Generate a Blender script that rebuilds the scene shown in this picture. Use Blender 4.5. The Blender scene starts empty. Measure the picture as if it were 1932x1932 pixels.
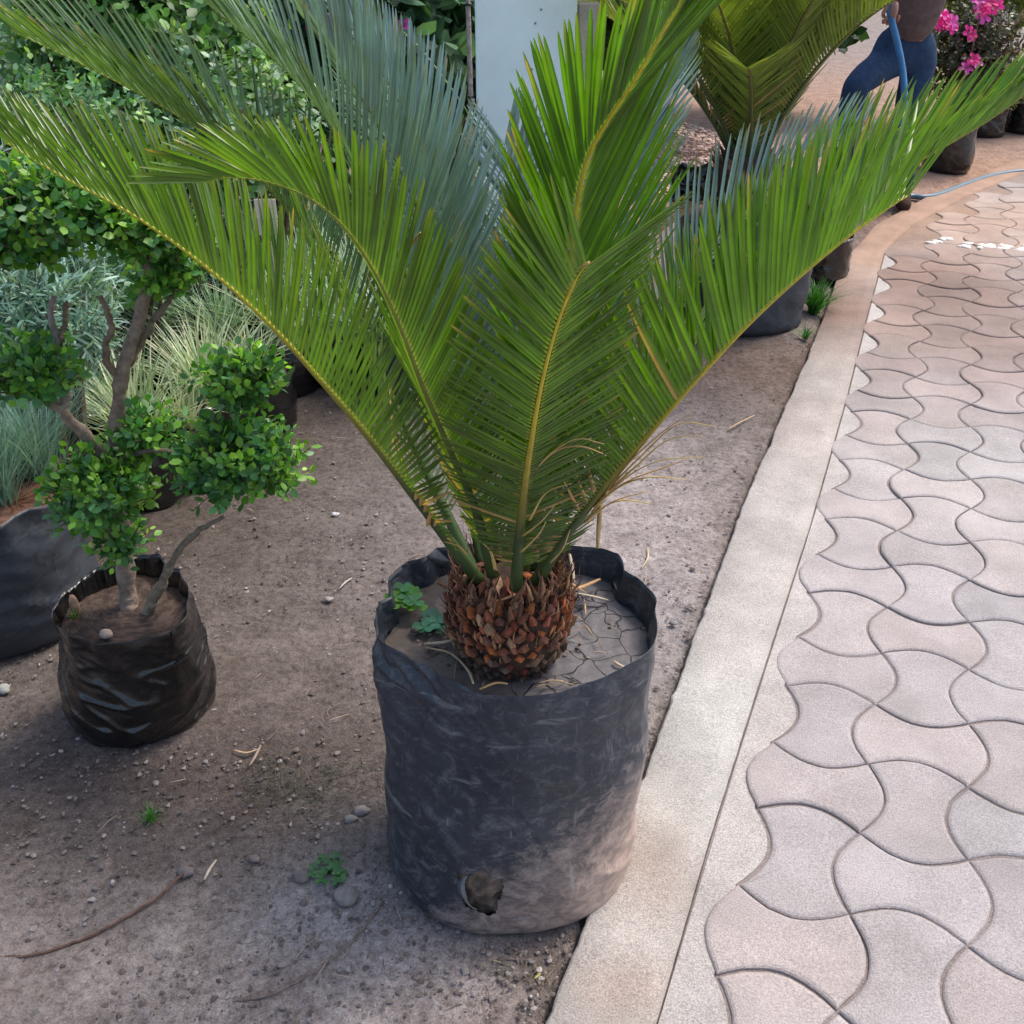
import bpy, math, random
import numpy as np
from mathutils import Vector, Matrix, noise

# ------------------------------------------------------------------ camera, light, exposure
scene = bpy.context.scene
C = scene.collection
FPX, PITCH, CAMH = 1937.0, math.radians(30.6), 1.5
cam_d = bpy.data.cameras.new('camera')
cam = bpy.data.objects.new('camera', cam_d)
C.objects.link(cam)
cam.location = (0, 0, CAMH)
cam.rotation_euler = (math.pi/2 - PITCH, 0, 0)
cam_d.sensor_width = 36
cam_d.lens = 36*FPX/1932
cam_d.clip_start = 0.05
cam_d.clip_end = 400
scene.camera = cam

SUN_EL, SUN_AZ = math.radians(58), math.radians(58)      # azimuth clockwise from +Y
world = bpy.data.worlds.new('World')
scene.world = world
world.use_nodes = True
wn = world.node_tree
bg = wn.nodes['Background']
sky = wn.nodes.new('ShaderNodeTexSky')
sky.sky_type = 'NISHITA'
sky.sun_disc = False
sky.sun_elevation = SUN_EL
sky.sun_rotation = SUN_AZ
sky.air_density = 1.0
sky.dust_density = 4.0
sky.ozone_density = 1.0
wn.links.new(sky.outputs[0], bg.inputs[0])
bg.inputs[1].default_value = 0.15
sun_d = bpy.data.lights.new('sun', 'SUN')
sun_d.energy = 1.5
sun_d.angle = math.radians(14)
sun_d.color = (1, .93, .84)
sun = bpy.data.objects.new('sun', sun_d)
C.objects.link(sun)
sd = Vector((math.sin(SUN_AZ)*math.cos(SUN_EL), math.cos(SUN_AZ)*math.cos(SUN_EL), math.sin(SUN_EL)))
sun.rotation_euler = sd.to_track_quat('Z', 'Y').to_euler()
sun.location = sd*20
scene.view_settings.view_transform = 'Standard'
scene.view_settings.look = 'None'
scene.view_settings.exposure = 0.85
scene.view_settings.gamma = 1
scene.view_settings.use_curve_mapping = False

# ------------------------------------------------------------------ helpers
R = random.Random(7)
NP = np.random.RandomState(11)
CP, SP = math.cos(PITCH), math.sin(PITCH)

def ray(u, v):
    a = (u-966)/FPX; b = -(v-966)/FPX
    return Vector((a, CP + b*SP, -SP + b*CP))

def GZ(u, v, z=0.0):
    d = ray(u, v); t = (z-CAMH)/d.z
    return Vector((d.x*t, d.y*t, z))

def PT(u, v, y):
    d = ray(u, v); t = y/d.y
    return Vector((d.x*t, y, CAMH + d.z*t))

def tag(o, label=None, cat=None, group=None, kind=None):
    if label: o['label'] = label
    if cat: o['category'] = cat
    if group: o['group'] = group
    if kind: o['kind'] = kind
    return o

def mesh(name, V, Fc, mat=None, parent=None, smooth=False, col=None, loc=None):
    me = bpy.data.meshes.new(name)
    if isinstance(V, np.ndarray): V = V.tolist()
    if isinstance(Fc, np.ndarray): Fc = Fc.tolist()
    me.from_pydata(V, [], Fc)
    if smooth: me.polygons.foreach_set('use_smooth', [True]*len(me.polygons))
    if col is not None:
        ca = me.color_attributes.new('Col', 'FLOAT_COLOR', 'POINT')
        a = np.ones((len(V), 4), dtype=np.float32); a[:, :3] = np.asarray(col, dtype=np.float32)[:, :3]
        ca.data.foreach_set('color', a.ravel())
    me.update()
    o = bpy.data.objects.new(name, me)
    C.objects.link(o)
    if mat: me.materials.append(mat)
    if loc is not None: o.location = loc
    if parent is not None:
        o.parent = parent
        o.matrix_parent_inverse = Matrix.Translation(parent.location).inverted()
    return o

def empty(name, loc, label, cat, group=None):
    o = bpy.data.objects.new(name, None)
    C.objects.link(o)
    o.location = loc
    o.empty_display_size = .05
    bpy.context.view_layer.update()
    return tag(o, label, cat, group)

def rebase(o, base):
    """move a top-level mesh's origin to its base"""
    o.data.transform(Matrix.Translation(-Vector(base))); o.location = base
    return o

class MB:
    def __init__(s): s.v = []; s.f = []; s.c = []
    def add(s, V, F, col=(1, 1, 1)):
        n = len(s.v)
        s.v += [tuple(p) for p in V]
        s.f += [tuple(i+n for i in f) for f in F]
        if len(V) and hasattr(col[0], '__len__'): s.c += [tuple(c) for c in col]
        else: s.c += [tuple(col)]*len(V)
    def tube(s, pts, rad, n=8, col=(1, 1, 1), cap=True, flat=1.0):
        pts = [Vector(p) for p in pts]
        if not hasattr(rad, '__len__'): rad = [rad]*len(pts)
        V = []; F = []
        up = Vector((0, 0, 1)); prev = None
        for i, p in enumerate(pts):
            t = (pts[min(i+1, len(pts)-1)] - pts[max(i-1, 0)])
            if t.length < 1e-9: t = Vector((0, 0, 1))
            t.normalize()
            if prev is None:
                a = t.cross(up)
                if a.length < .05: a = t.cross(Vector((1, 0, 0)))
            else:
                a = prev - t*prev.dot(t)
            a.normalize(); prev = a; b = t.cross(a)
            for k in range(n):
                th = 2*math.pi*k/n
                V.append(p + a*(math.cos(th)*rad[i]) + b*(math.sin(th)*rad[i]*flat))
        for i in range(len(pts)-1):
            for k in range(n):
                k2 = (k+1) % n
                F.append((i*n+k, i*n+k2, (i+1)*n+k2, (i+1)*n+k))
        if cap:
            F.append(tuple(range(n-1, -1, -1))); F.append(tuple((len(pts)-1)*n+k for k in range(n)))
        s.add(V, F, col)
    def box(s, c, h, col=(1, 1, 1), rot=0.0):
        cx, cy, cz = c; hx, hy, hz = h; V = []
        for dx in (-1, 1):
            for dy in (-1, 1):
                for dz in (-1, 1):
                    x, y = dx*hx, dy*hy
                    V.append((cx + x*math.cos(rot)-y*math.sin(rot), cy + x*math.sin(rot)+y*math.cos(rot), cz+dz*hz))
        s.add(V, [(0, 1, 3, 2), (4, 6, 7, 5), (0, 4, 5, 1), (2, 3, 7, 6), (0, 2, 6, 4), (1, 5, 7, 3)], col)
    def build(s, name, mat, parent=None, smooth=True):
        return mesh(name, s.v, s.f, mat, parent, smooth, s.c)

def crom(P, n):
    """Catmull-Rom through the points, n samples"""
    P = [Vector(p) for p in P]
    Q = [P[0]*2-P[1]] + P + [P[-1]*2-P[-2]]
    out = []
    m = len(P)-1
    for k in range(n):
        x = k/(n-1)*m; i = min(int(x), m-1); t = x-i
        a, b, c, d = Q[i], Q[i+1], Q[i+2], Q[i+3]
        out.append(.5*((2*b) + (c-a)*t + (2*a-5*b+4*c-d)*t*t + (3*b-a-3*c+d)*t**3))
    return out

def unit(a): return a/np.maximum(np.linalg.norm(a, axis=-1, keepdims=True), 1e-9)

def scatter(P, Y, Z, S, tv, tf, cols):
    """template leaf (x across, y along, z up) copied to frames: P position, Y direction, Z normal, S scale"""
    Y = unit(Y); X = unit(np.cross(Y, Z)); Z = np.cross(X, Y)
    tv = np.asarray(tv, float); n, k = len(P), len(tv)
    V = P[:, None, :] + S[:, None, None]*(tv[None, :, 0:1]*X[:, None, :] + tv[None, :, 1:2]*Y[:, None, :] + tv[None, :, 2:3]*Z[:, None, :])
    F = []
    for f in tf: F.append(np.asarray(f)[None, :] + (np.arange(n)*k)[:, None])
    faces = [r for a in F for r in a.tolist()]
    col = np.repeat(cols, k, axis=0)
    return V.reshape(-1, 3), faces, col

# ------------------------------------------------------------------ materials
def nt(name):
    m = bpy.data.materials.new(name); m.use_nodes = True
    t = m.node_tree; b = t.nodes['Principled BSDF']
    return m, t, b
def N(t, kind, **kw):
    n = t.nodes.new(kind)
    for k, v in kw.items(): setattr(n, k, v)
    return n
def noise_node(t, scale, detail=6, rough=.6, vec=None, dist=0.0):
    n = N(t, 'ShaderNodeTexNoise'); n.inputs['Scale'].default_value = scale
    n.inputs['Detail'].default_value = detail; n.inputs['Roughness'].default_value = rough
    n.inputs['Distortion'].default_value = dist
    if vec: t.links.new(vec, n.inputs['Vector'])
    return n.outputs['Fac']
def ramp(t, src, stops):
    r = N(t, 'ShaderNodeValToRGB')
    e = r.color_ramp.elements
    while len(e) < len(stops): e.new(.5)
    for el, (p, c) in zip(e, stops):
        el.position = p; el.color = (c[0], c[1], c[2], 1) if hasattr(c, '__len__') else (c, c, c, 1)
    t.links.new(src, r.inputs[0]); return r.outputs['Color']
def mixc(t, fac, a, b, mode='MIX'):
    m = N(t, 'ShaderNodeMix', data_type='RGBA', blend_type=mode)
    for inp, val in ((m.inputs[0], fac), (m.inputs[6], a), (m.inputs[7], b)):
        if isinstance(val, (int, float)): inp.default_value = val
        elif isinstance(val, tuple): inp.default_value = (val[0], val[1], val[2], 1)
        else: t.links.new(val, inp)
    return m.outputs[2]
def attr(t): return N(t, 'ShaderNodeAttribute', attribute_name='Col').outputs['Color']
def objco(t): return N(t, 'ShaderNodeTexCoord').outputs['Object']
def geopos(t): return N(t, 'ShaderNodeNewGeometry').outputs['Position']
def bump(t, b, h, strength, dist, prev=None):
    n = N(t, 'ShaderNodeBump'); n.inputs['Strength'].default_value = strength; n.inputs['Distance'].default_value = dist
    t.links.new(h, n.inputs['Height'])
    if prev: t.links.new(prev, n.inputs['Normal'])
    t.links.new(n.outputs[0], b.inputs['Normal']); return n.outputs[0]

def mat_leaf(name, rough=.4, trans=.35, tint=(1.25, 1.35, .5), spec=.5, coat=0.0, vein=0.0):
    m, t, b = nt(name)
    c = attr(t)
    pos = objco(t)
    v = ramp(t, noise_node(t, 14, 3, .6, pos), [(.3, .72), (.7, 1.25)])
    col = mixc(t, 1.0, c, v, 'MULTIPLY')
    t.links.new(col, b.inputs['Base Color'])
    b.inputs['Roughness'].default_value = rough
    b.inputs['Specular IOR Level'].default_value = spec
    b.inputs['Coat Weight'].default_value = coat
    b.inputs['Coat Roughness'].default_value = .3
    tr = N(t, 'ShaderNodeBsdfTranslucent')
    t.links.new(mixc(t, 1.0, col, tint, 'MULTIPLY'), tr.inputs[0])
    ms = N(t, 'ShaderNodeMixShader'); ms.inputs[0].default_value = trans
    t.links.new(b.outputs[0], ms.inputs[1]); t.links.new(tr.outputs[0], ms.inputs[2])
    t.links.new(ms.outputs[0], t.nodes['Material Output'].inputs[0])
    return m

def mat_attr(name, rough=.8, ns=40, bs=.3, bd=.003, var=(.75, 1.25), spec=.3):
    m, t, b = nt(name)
    pos = objco(t)
    n = noise_node(t, ns, 6, .65, pos)
    t.links.new(mixc(t, 1.0, attr(t), ramp(t, n, [(.3, var[0]), (.7, var[1])]), 'MULTIPLY'), b.inputs['Base Color'])
    b.inputs['Roughness'].default_value = rough
    b.inputs['Specular IOR Level'].default_value = spec
    if bs: bump(t, b, n, bs, bd)
    return m

M = {}
M['cycad'] = mat_leaf('cycad_leaf', rough=.36, trans=.36, tint=(1.5, 1.75, .3), spec=.6, coat=.25)
M['cycad_gloss'] = mat_leaf('cycad_leaf_gloss', rough=.33, trans=.30, tint=(1.4, 1.6, .35), spec=.8, coat=.75)
M['cycad_blue'] = mat_leaf('cycad_leaf_waxy_sky_tint', rough=.36, trans=.22, tint=(1.3, 1.4, .6), spec=.8, coat=.8)
M['cycad_far'] = mat_leaf('cycad_leaf_far', rough=.5, trans=.3, tint=(1.3, 1.25, .4))
M['box'] = mat_leaf('boxwood_leaf', rough=.42, trans=.34, tint=(1.3, 1.5, .4), spec=.45)
M['grass'] = mat_leaf('grass_blade', rough=.45, trans=.3, tint=(1.1, 1.2, .7))
M['foliage'] = mat_leaf('foliage', rough=.45, trans=.3)
M['petal'] = mat_leaf('petal', rough=.5, trans=.35, tint=(1.2, .8, 1.1))
M['rachis'] = mat_attr('rachis', rough=.42, ns=60, bs=.15, bd=.001, var=(.8, 1.15), spec=.5)
M['bark'] = mat_attr('bark', rough=.9, ns=55, bs=.9, bd=.006, var=(.5, 1.4))
M['fibre'] = mat_attr('fibre', rough=.85, ns=120, bs=.6, bd=.002, var=(.6, 1.35))
M['dry'] = mat_attr('dry_leaf', rough=.6, ns=80, bs=.2, bd=.001, var=(.8, 1.2))
M['cloth'] = mat_attr('cloth', rough=.9, ns=30, bs=.5, bd=.01, var=(.75, 1.2), spec=.1)
M['skin'] = mat_attr('skin', rough=.55, ns=30, bs=.1, bd=.002, var=(.9, 1.1))
M['hose'] = mat_attr('hose_rubber', rough=.4, ns=20, bs=.05, bd=.001, var=(.8, 1.2), spec=.5)
M['stone'] = mat_attr('stone', rough=.85, ns=90, bs=.5, bd=.003)
M['board'] = mat_attr('painted_board', rough=.55, ns=6, bs=.05, bd=.002, var=(.93, 1.05))
M['label'] = mat_attr('label_card', rough=.5, ns=20, bs=0, var=(.93, 1.04))

def mat_bag(name, base, hi, dust, dust_amt=.4, rough=.38, dirt_side=None, scr=.35, coat=0.0):
    m, t, b = nt(name)
    pos = objco(t)
    mp = N(t, 'ShaderNodeMapping'); t.links.new(pos, mp.inputs[0]); mp.inputs['Scale'].default_value = (1, 1, 1.5); mp.inputs['Rotation'].default_value = (0, .5, 0)
    n1 = noise_node(t, 4, 5, .55, pos, .4)
    n2 = noise_node(t, 26, 12, .82, mp.outputs[0], .5)
    n3 = noise_node(t, 130, 4, .7, pos)
    col = ramp(t, n1, [(.3, base), (.75, hi)])
    d = ramp(t, n2, [(.49, 0.0), (.66, 1.0)])
    fac = mixc(t, 1.0, d, (dust_amt,)*3, 'MULTIPLY')
    col = mixc(t, fac, col, dust)
    if dirt_side:
        (dx, dy, dz, off, wid, amt) = dirt_side
        dot = N(t, 'ShaderNodeVectorMath', operation='DOT_PRODUCT'); dot.inputs[1].default_value = (dx, dy, dz)
        t.links.new(pos, dot.inputs[0])
        ad = N(t, 'ShaderNodeMath', operation='MULTIPLY_ADD'); ad.inputs[1].default_value = .22; 
        t.links.new(n1, ad.inputs[0])
        ad2 = N(t, 'ShaderNodeMath', operation='MULTIPLY_ADD'); ad2.inputs[1].default_value = .55; t.links.new(n2, ad2.inputs[0]); t.links.new(dot.outputs['Value'], ad2.inputs[2]); t.links.new(ad2.outputs[0], ad.inputs[2])
        mr = N(t, 'ShaderNodeMapRange'); mr.inputs[1].default_value = off; mr.inputs[2].default_value = off+wid
        mr.inputs[4].default_value = amt
        t.links.new(ad.outputs[0], mr.inputs[0])
        dm = mixc(t, 1.0, mr.outputs[0], ramp(t, n2, [(.36, .65), (.54, 1.0)]), 'MULTIPLY')
        col = mixc(t, dm, col, (.50, .37, .30))
        sc = ramp(t, noise_node(t, 60, 6, .8, mp.outputs[0], 2.5), [(.6, 0.0), (.72, .55)])
        col = mixc(t, sc, col, (.33, .30, .28))
    for rot, sc_, lo in (((.5, .25, 0), (5, 5, 40), .63), ((-.7, .3, .4), (42, 30, 4), .65), ((0, 1.1, .2), (60, 60, 7), .66)):
        m2 = N(t, 'ShaderNodeMapping'); m2.inputs['Rotation'].default_value = rot; m2.inputs['Scale'].default_value = sc_
        t.links.new(pos, m2.inputs[0])
        scf = ramp(t, noise_node(t, 1.0, 4, .6, m2.outputs[0], .6), [(lo, 0.0), (lo+.05, scr)])
        col = mixc(t, mixc(t, 1.0, scf, d, 'MULTIPLY') if dirt_side is None else scf, col, tuple(min(1, x*1.5) for x in dust))
    t.links.new(col, b.inputs['Base Color'])
    if coat: b.inputs['Coat Weight'].default_value = coat; b.inputs['Coat Roughness'].default_value = .16
    t.links.new(ramp(t, n2, [(.3, rough-.1), (.75, rough+.25)]), b.inputs['Roughness'])
    p = bump(t, b, n1, .3, .02)
    vor = N(t, 'ShaderNodeTexVoronoi', feature='DISTANCE_TO_EDGE'); vor.inputs['Scale'].default_value = 9
    wv = N(t, 'ShaderNodeVectorMath', operation='ADD'); 
    nz = N(t, 'ShaderNodeTexNoise'); nz.inputs['Scale'].default_value = 9; t.links.new(pos, nz.inputs['Vector'])
    sv = N(t, 'ShaderNodeVectorMath', operation='SCALE'); sv.inputs['Scale'].default_value = .25
    t.links.new(nz.outputs['Color'], sv.inputs[0]); t.links.new(sv.outputs[0], wv.inputs[0]); t.links.new(pos, wv.inputs[1])
    t.links.new(wv.outputs[0], vor.inputs['Vector'])
    p = bump(t, b, ramp(t, vor.outputs['Distance'], [(0, 1.0), (.10, 0.0)]), .22, .003, p)
    bump(t, b, n3, .12, .001, p)
    return m
M['bag_big'] = mat_bag('weathered_bag', (.012, .017, .028), (.036, .046, .062), (.19, .195, .20), .6, .34, (.75, -.12, -1.0, .07, .26, .9))
M['bag_black'] = mat_bag('glossy_bag', (.0035, .0035, .004), (.007, .007, .008), (.02, .02, .02), .02, .2, None, .2, .55)
M['bag_dusty'] = mat_bag('dusty_bag', (.018, .022, .03), (.04, .05, .065), (.09, .09, .095), .35, .45)

def mat_ground():
    m, t, b = nt('dirt')
    pos = geopos(t)
    n1 = noise_node(t, 9, 8, .65, pos)
    n2 = noise_node(t, 55, 8, .72, pos, .4)
    n3 = noise_node(t, 260, 4, .7, pos)
    c = attr(t)
    c = mixc(t, 1.0, c, ramp(t, n1, [(.3, (.72, .70, .68)), (.7, (1.25, 1.25, 1.27))]), 'MULTIPLY')
    c = mixc(t, 1.0, c, ramp(t, n2, [(.32, (.50, .47, .45)), (.52, (1, 1, 1)), (.75, (1.4, 1.38, 1.36))]), 'MULTIPLY')
    c = mixc(t, 1.0, c, ramp(t, n3, [(.35, .72), (.62, 1.2)]), 'MULTIPLY')
    v = N(t, 'ShaderNodeTexVoronoi'); v.inputs['Scale'].default_value = 85; t.links.new(pos, v.inputs['Vector'])
    spk = ramp(t, v.outputs['Distance'], [(.08, 1.0), (.16, 0.0)])
    rr = ramp(t, v.outputs['Color'], [(.72, 0.0), (.85, .5)])
    c = mixc(t, mixc(t, 1.0, spk, rr, 'MULTIPLY'), c, (.34, .30, .27))
    t.links.new(c, b.inputs['Base Color'])
    b.inputs['Roughness'].default_value = .95; b.inputs['Specular IOR Level'].default_value = .15
    p = bump(t, b, n2, .8, .012); p = bump(t, b, n3, .6, .004, p); bump(t, b, n1, .5, .03, p)
    return m
def mat_concrete(name, grain=(.55, 1.2), big=(.8, 1.15), bs=.5, speck=(.12, .10, .09), specamt=.6):
    m, t, b = nt(name)
    pos = geopos(t)
    n1 = noise_node(t, 5, 7, .65, pos)
    n2 = noise_node(t, 70, 8, .75, pos)
    n3 = noise_node(t, 330, 3, .7, pos)
    c = mixc(t, 1.0, attr(t), ramp(t, n1, [(.3, (big[0], big[0], big[0]*.98)), (.7, (big[1],)*3)]), 'MULTIPLY')
    c = mixc(t, 1.0, c, ramp(t, n3, [(.3, grain[0]+.2), (.65, grain[1]-.08)]), 'MULTIPLY')
    c = mixc(t, ramp(t, n2, [(.60, 0.0), (.72, specamt)]), c, speck)
    t.links.new(c, b.inputs['Base Color'])
    b.inputs['Roughness'].default_value = .88; b.inputs['Specular IOR Level'].default_value = .25
    p = bump(t, b, n2, bs, .005); bump(t, b, n3, bs, .002, p)
    return m
def mat_mud():
    m, t, b = nt('cracked_mud')
    pos = objco(t)
    nz = N(t, 'ShaderNodeTexNoise'); nz.inputs['Scale'].default_value = 14; t.links.new(pos, nz.inputs['Vector'])
    sv = N(t, 'ShaderNodeVectorMath', operation='SCALE'); sv.inputs['Scale'].default_value = .07
    t.links.new(nz.outputs['Color'], sv.inputs[0])
    wv = N(t, 'ShaderNodeVectorMath', operation='ADD'); t.links.new(sv.outputs[0], wv.inputs[0]); t.links.new(pos, wv.inputs[1])
    v = N(t, 'ShaderNodeTexVoronoi', feature='DISTANCE_TO_EDGE'); v.inputs['Scale'].default_value = 19
    t.links.new(wv.outputs[0], v.inputs['Vector'])
    crack = ramp(t, v.outputs['Distance'], [(.0, 0.0), (.026, 1.0)])
    n2 = noise_node(t, 50, 8, .7, pos)
    sx = N(t, 'ShaderNodeSeparateXYZ'); t.links.new(pos, sx.inputs[0])
    am = N(t, 'ShaderNodeMath', operation='MULTIPLY_ADD'); am.inputs[1].default_value = 6.0; t.links.new(sx.outputs['X'], am.inputs[0]); t.links.new(noise_node(t, 11, 3, .6, pos), am.inputs[2])
    msk = ramp(t, am.outputs[0], [(.42, 1.0), (.56, 0.0)])
    crack = mixc(t, msk, crack, (1.0, 1.0, 1.0))
    c = mixc(t, 1.0, attr(t), ramp(t, n2, [(.3, .7), (.7, 1.25)]), 'MULTIPLY')
    c = mixc(t, crack, (.022, .018, .016), c)
    t.links.new(c, b.inputs['Base Color']); b.inputs['Roughness'].default_value = .8
    p = bump(t, b, crack, .8, .004); bump(t, b, n2, .5, .004, p)
    return m
M['ground'] = mat_ground()
M['kerb'] = mat_concrete('kerb_concrete', grain=(.35, 1.3), big=(.78, 1.18), bs=.8, specamt=.75)
M['paver'] = mat_concrete('paver_concrete', grain=(.4, 1.25), big=(.78, 1.14), bs=.6, specamt=.5, speck=(.2, .16, .15))
M['mud'] = mat_mud()

# ------------------------------------------------------------------ ground, kerb, path
KL = [(-.40, -.2), (-.02, .79), (.053, .97), (.302, 1.596), (.664, 2.554), (1.171, 3.784), (1.6, 4.884), (1.956, 5.547), (2.518, 6.249), (3.511, 7.291), (6.5, 10.2)]
KR = [(-.23, -.2), (.155, .79), (.23, .97), (.366, 1.317), (.566, 1.8), (.833, 2.438), (1.189, 3.332), (1.526, 4.209), (1.86, 5.059), (2.15, 5.53), (2.68, 6.16), (3.65, 7.17), (6.6, 10.0)]
KLx = lambda y: np.interp(y, [p[1] for p in KL], [p[0] for p in KL])
KRx = lambda y: np.interp(y, [p[1] for p in KR], [p[0] for p in KR])
PO = np.array((.605, 1.7565)); PI_ = np.array((.1781, -.0614)); PJ = np.array((-.0688, -.1781))
NCOL = 13
def PRx(y): return KRx(y) + 2.75

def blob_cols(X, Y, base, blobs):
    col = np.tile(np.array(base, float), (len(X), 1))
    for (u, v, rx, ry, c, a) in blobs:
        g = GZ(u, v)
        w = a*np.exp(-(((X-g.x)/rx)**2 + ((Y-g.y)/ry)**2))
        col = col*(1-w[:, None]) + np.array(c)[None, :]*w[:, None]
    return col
def vnoise(X, Y, s, seed=0.0):
    return np.array([noise.noise((x*s+seed, y*s-seed, seed)) for x, y in zip(X, Y)])

def grade(a, b, step, gro, ext):
    mid = list(np.arange(a, b+1e-6, step)); s = step; hi = [mid[-1]]
    while hi[-1] < ext: s *= gro; hi.append(hi[-1]+s)
    s = step; lo = [mid[0]]
    while lo[-1] > -ext: s *= gro; lo.append(lo[-1]-s)
    return np.array(lo[:0:-1] + mid + hi[1:])
gx = grade(-1.3, 1.7, .014, 1.16, 90)
gy = grade(.7, 3.4, .014, 1.07, 150)
gy = gy[gy > -12]
GX, GY = np.meshgrid(gx, gy); X = GX.ravel(); Y = GY.ravel()
nz1 = vnoise(X, Y, 3.1, 1.7); nz2 = vnoise(X, Y, 11, 5.1); nz3 = vnoise(X, Y, 42, 9.3)
Z = .010*nz1 + .005*nz2 + .0035*nz3
left_of = KLx(Y) - X
under = (left_of < .006) & (X < PRx(Y)+.02)
edge = np.clip(left_of/.10, 0, 1)
Z = Z*edge - .012*(1-edge)*(left_of > 0)
# flat seat where the big bag stands
db = np.hypot(X-0, Y-1.31); Z = Z*np.clip((db-.18)/.1, 0, 1)
Z = np.where(under, -.035, Z)
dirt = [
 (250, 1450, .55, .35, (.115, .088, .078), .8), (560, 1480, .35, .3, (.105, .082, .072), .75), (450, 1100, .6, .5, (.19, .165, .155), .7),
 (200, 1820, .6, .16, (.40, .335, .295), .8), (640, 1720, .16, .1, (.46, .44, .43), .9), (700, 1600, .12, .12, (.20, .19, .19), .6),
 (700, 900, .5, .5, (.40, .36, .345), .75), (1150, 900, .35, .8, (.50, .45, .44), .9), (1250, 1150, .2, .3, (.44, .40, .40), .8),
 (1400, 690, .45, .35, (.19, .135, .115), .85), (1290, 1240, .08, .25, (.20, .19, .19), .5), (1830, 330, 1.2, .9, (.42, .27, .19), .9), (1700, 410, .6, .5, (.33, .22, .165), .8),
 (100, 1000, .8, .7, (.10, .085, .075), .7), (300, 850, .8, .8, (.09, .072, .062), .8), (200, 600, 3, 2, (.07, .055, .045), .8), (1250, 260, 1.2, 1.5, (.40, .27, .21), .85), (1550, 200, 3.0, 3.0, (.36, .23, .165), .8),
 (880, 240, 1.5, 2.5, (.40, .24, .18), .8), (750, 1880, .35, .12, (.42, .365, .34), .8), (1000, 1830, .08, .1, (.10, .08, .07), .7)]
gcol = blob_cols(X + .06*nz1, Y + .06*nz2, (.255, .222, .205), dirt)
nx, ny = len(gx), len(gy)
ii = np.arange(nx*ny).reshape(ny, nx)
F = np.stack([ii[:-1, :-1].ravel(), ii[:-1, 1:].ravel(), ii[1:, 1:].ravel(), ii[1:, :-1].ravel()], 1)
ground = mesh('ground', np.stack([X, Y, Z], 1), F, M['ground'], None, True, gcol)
tag(ground, 'bare brown and grey dirt floor of the nursery', kind='structure')

# loose grit and clods (uncountable)
def rocks(n, ptf, smin, smax, colf, seed):
    rs = np.random.RandomState(seed)
    ico = [(0, 0, 1), (.89, 0, .45), (.28, .85, .45), (-.72, .53, .45), (-.72, -.53, .45), (.28, -.85, .45), (.72, .53, -.45), (-.28, .85, -.45), (-.89, 0, -.45), (-.28, -.85, -.45), (.72, -.53, -.45), (0, 0, -1)]
    fc = [(0, 1, 2), (0, 2, 3), (0, 3, 4), (0, 4, 5), (0, 5, 1), (1, 6, 2), (2, 7, 3), (3, 8, 4), (4, 9, 5), (5, 10, 1), (6, 7, 2), (7, 8, 3), (8, 9, 4), (9, 10, 5), (10, 6, 1), (11, 7, 6), (11, 8, 7), (11, 9, 8), (11, 10, 9), (11, 6, 10)]
    P = np.array([ptf(rs) for _ in range(n)])
    S = smin*(smax/smin)**(rs.rand(n)**2.2)
    tv = np.array(ico)
    V = P[:, None, :] + S[:, None, None]*(tv[None]*(.55+.7*rs.rand(n, 12, 1)))*np.stack([.7+.7*rs.rand(n), .7+.7*rs.rand(n), .35+.35*rs.rand(n)], 1)[:, None, :]
    F = np.concatenate([np.array(fc) + 12*i for i in range(n)])
    col = np.repeat(np.array([colf(rs) for _ in range(n)]), 12, axis=0)
    return V.reshape(-1, 3), F, col
def grit_pt(rs):
    while True:
        u, v = rs.uniform(-100, 1700), rs.uniform(560, 1990)
        g = GZ(u, v)
        if g.x > KLx(g.y)-.004: continue
        if math.hypot((g.x)/.22, (g.y-1.31)/.19) < 1: continue
        dens = .35 + .65*max(0, min(1, (noise.noise((g.x*3, g.y*3, 4))+.4)))
        if KLx(g.y)-g.x < .05 or math.hypot(g.x/.27, (g.y-1.31)/.235) < 1: dens = 1.6
        if rs.rand()*1.6 < dens: return (g.x, g.y, .002)
def grit_col(rs):
    k = rs.rand(); s = rs.uniform(.6, 1.3)
    c = (.15, .12, .105) if k < .6 else (.24, .21, .195) if k < .97 else (.36, .32, .29)
    return np.array(c)*s
V, F, c = rocks(11000, grit_pt, .001, .0065, grit_col, 5)
tag(mesh('grit', V, F, M['stone'], None, False, c), 'loose grit and soil crumbs on the dirt', 'grit', kind='stuff')

def pot_pt(rs):
    while True:
        x, y_ = rs.uniform(-.2, .2), rs.uniform(1.12, 1.5)
        if math.hypot((x-.01)/.175, (y_-1.34)/.12) > 1 or math.hypot(x, y_-1.3) < .08: continue
        if rs.rand() < (.9 if x < .0 else .12): return (x, y_, .481)
V, F, c = rocks(700, pot_pt, .0008, .0045, lambda rs: np.array((.15, .11, .09))*rs.uniform(.4, 2.2), 15)
tag(mesh('soil_crumbs', V, F, M['stone'], None, False, c), 'loose soil crumbs on top of the big bag', 'grit', kind='stuff')
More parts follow.
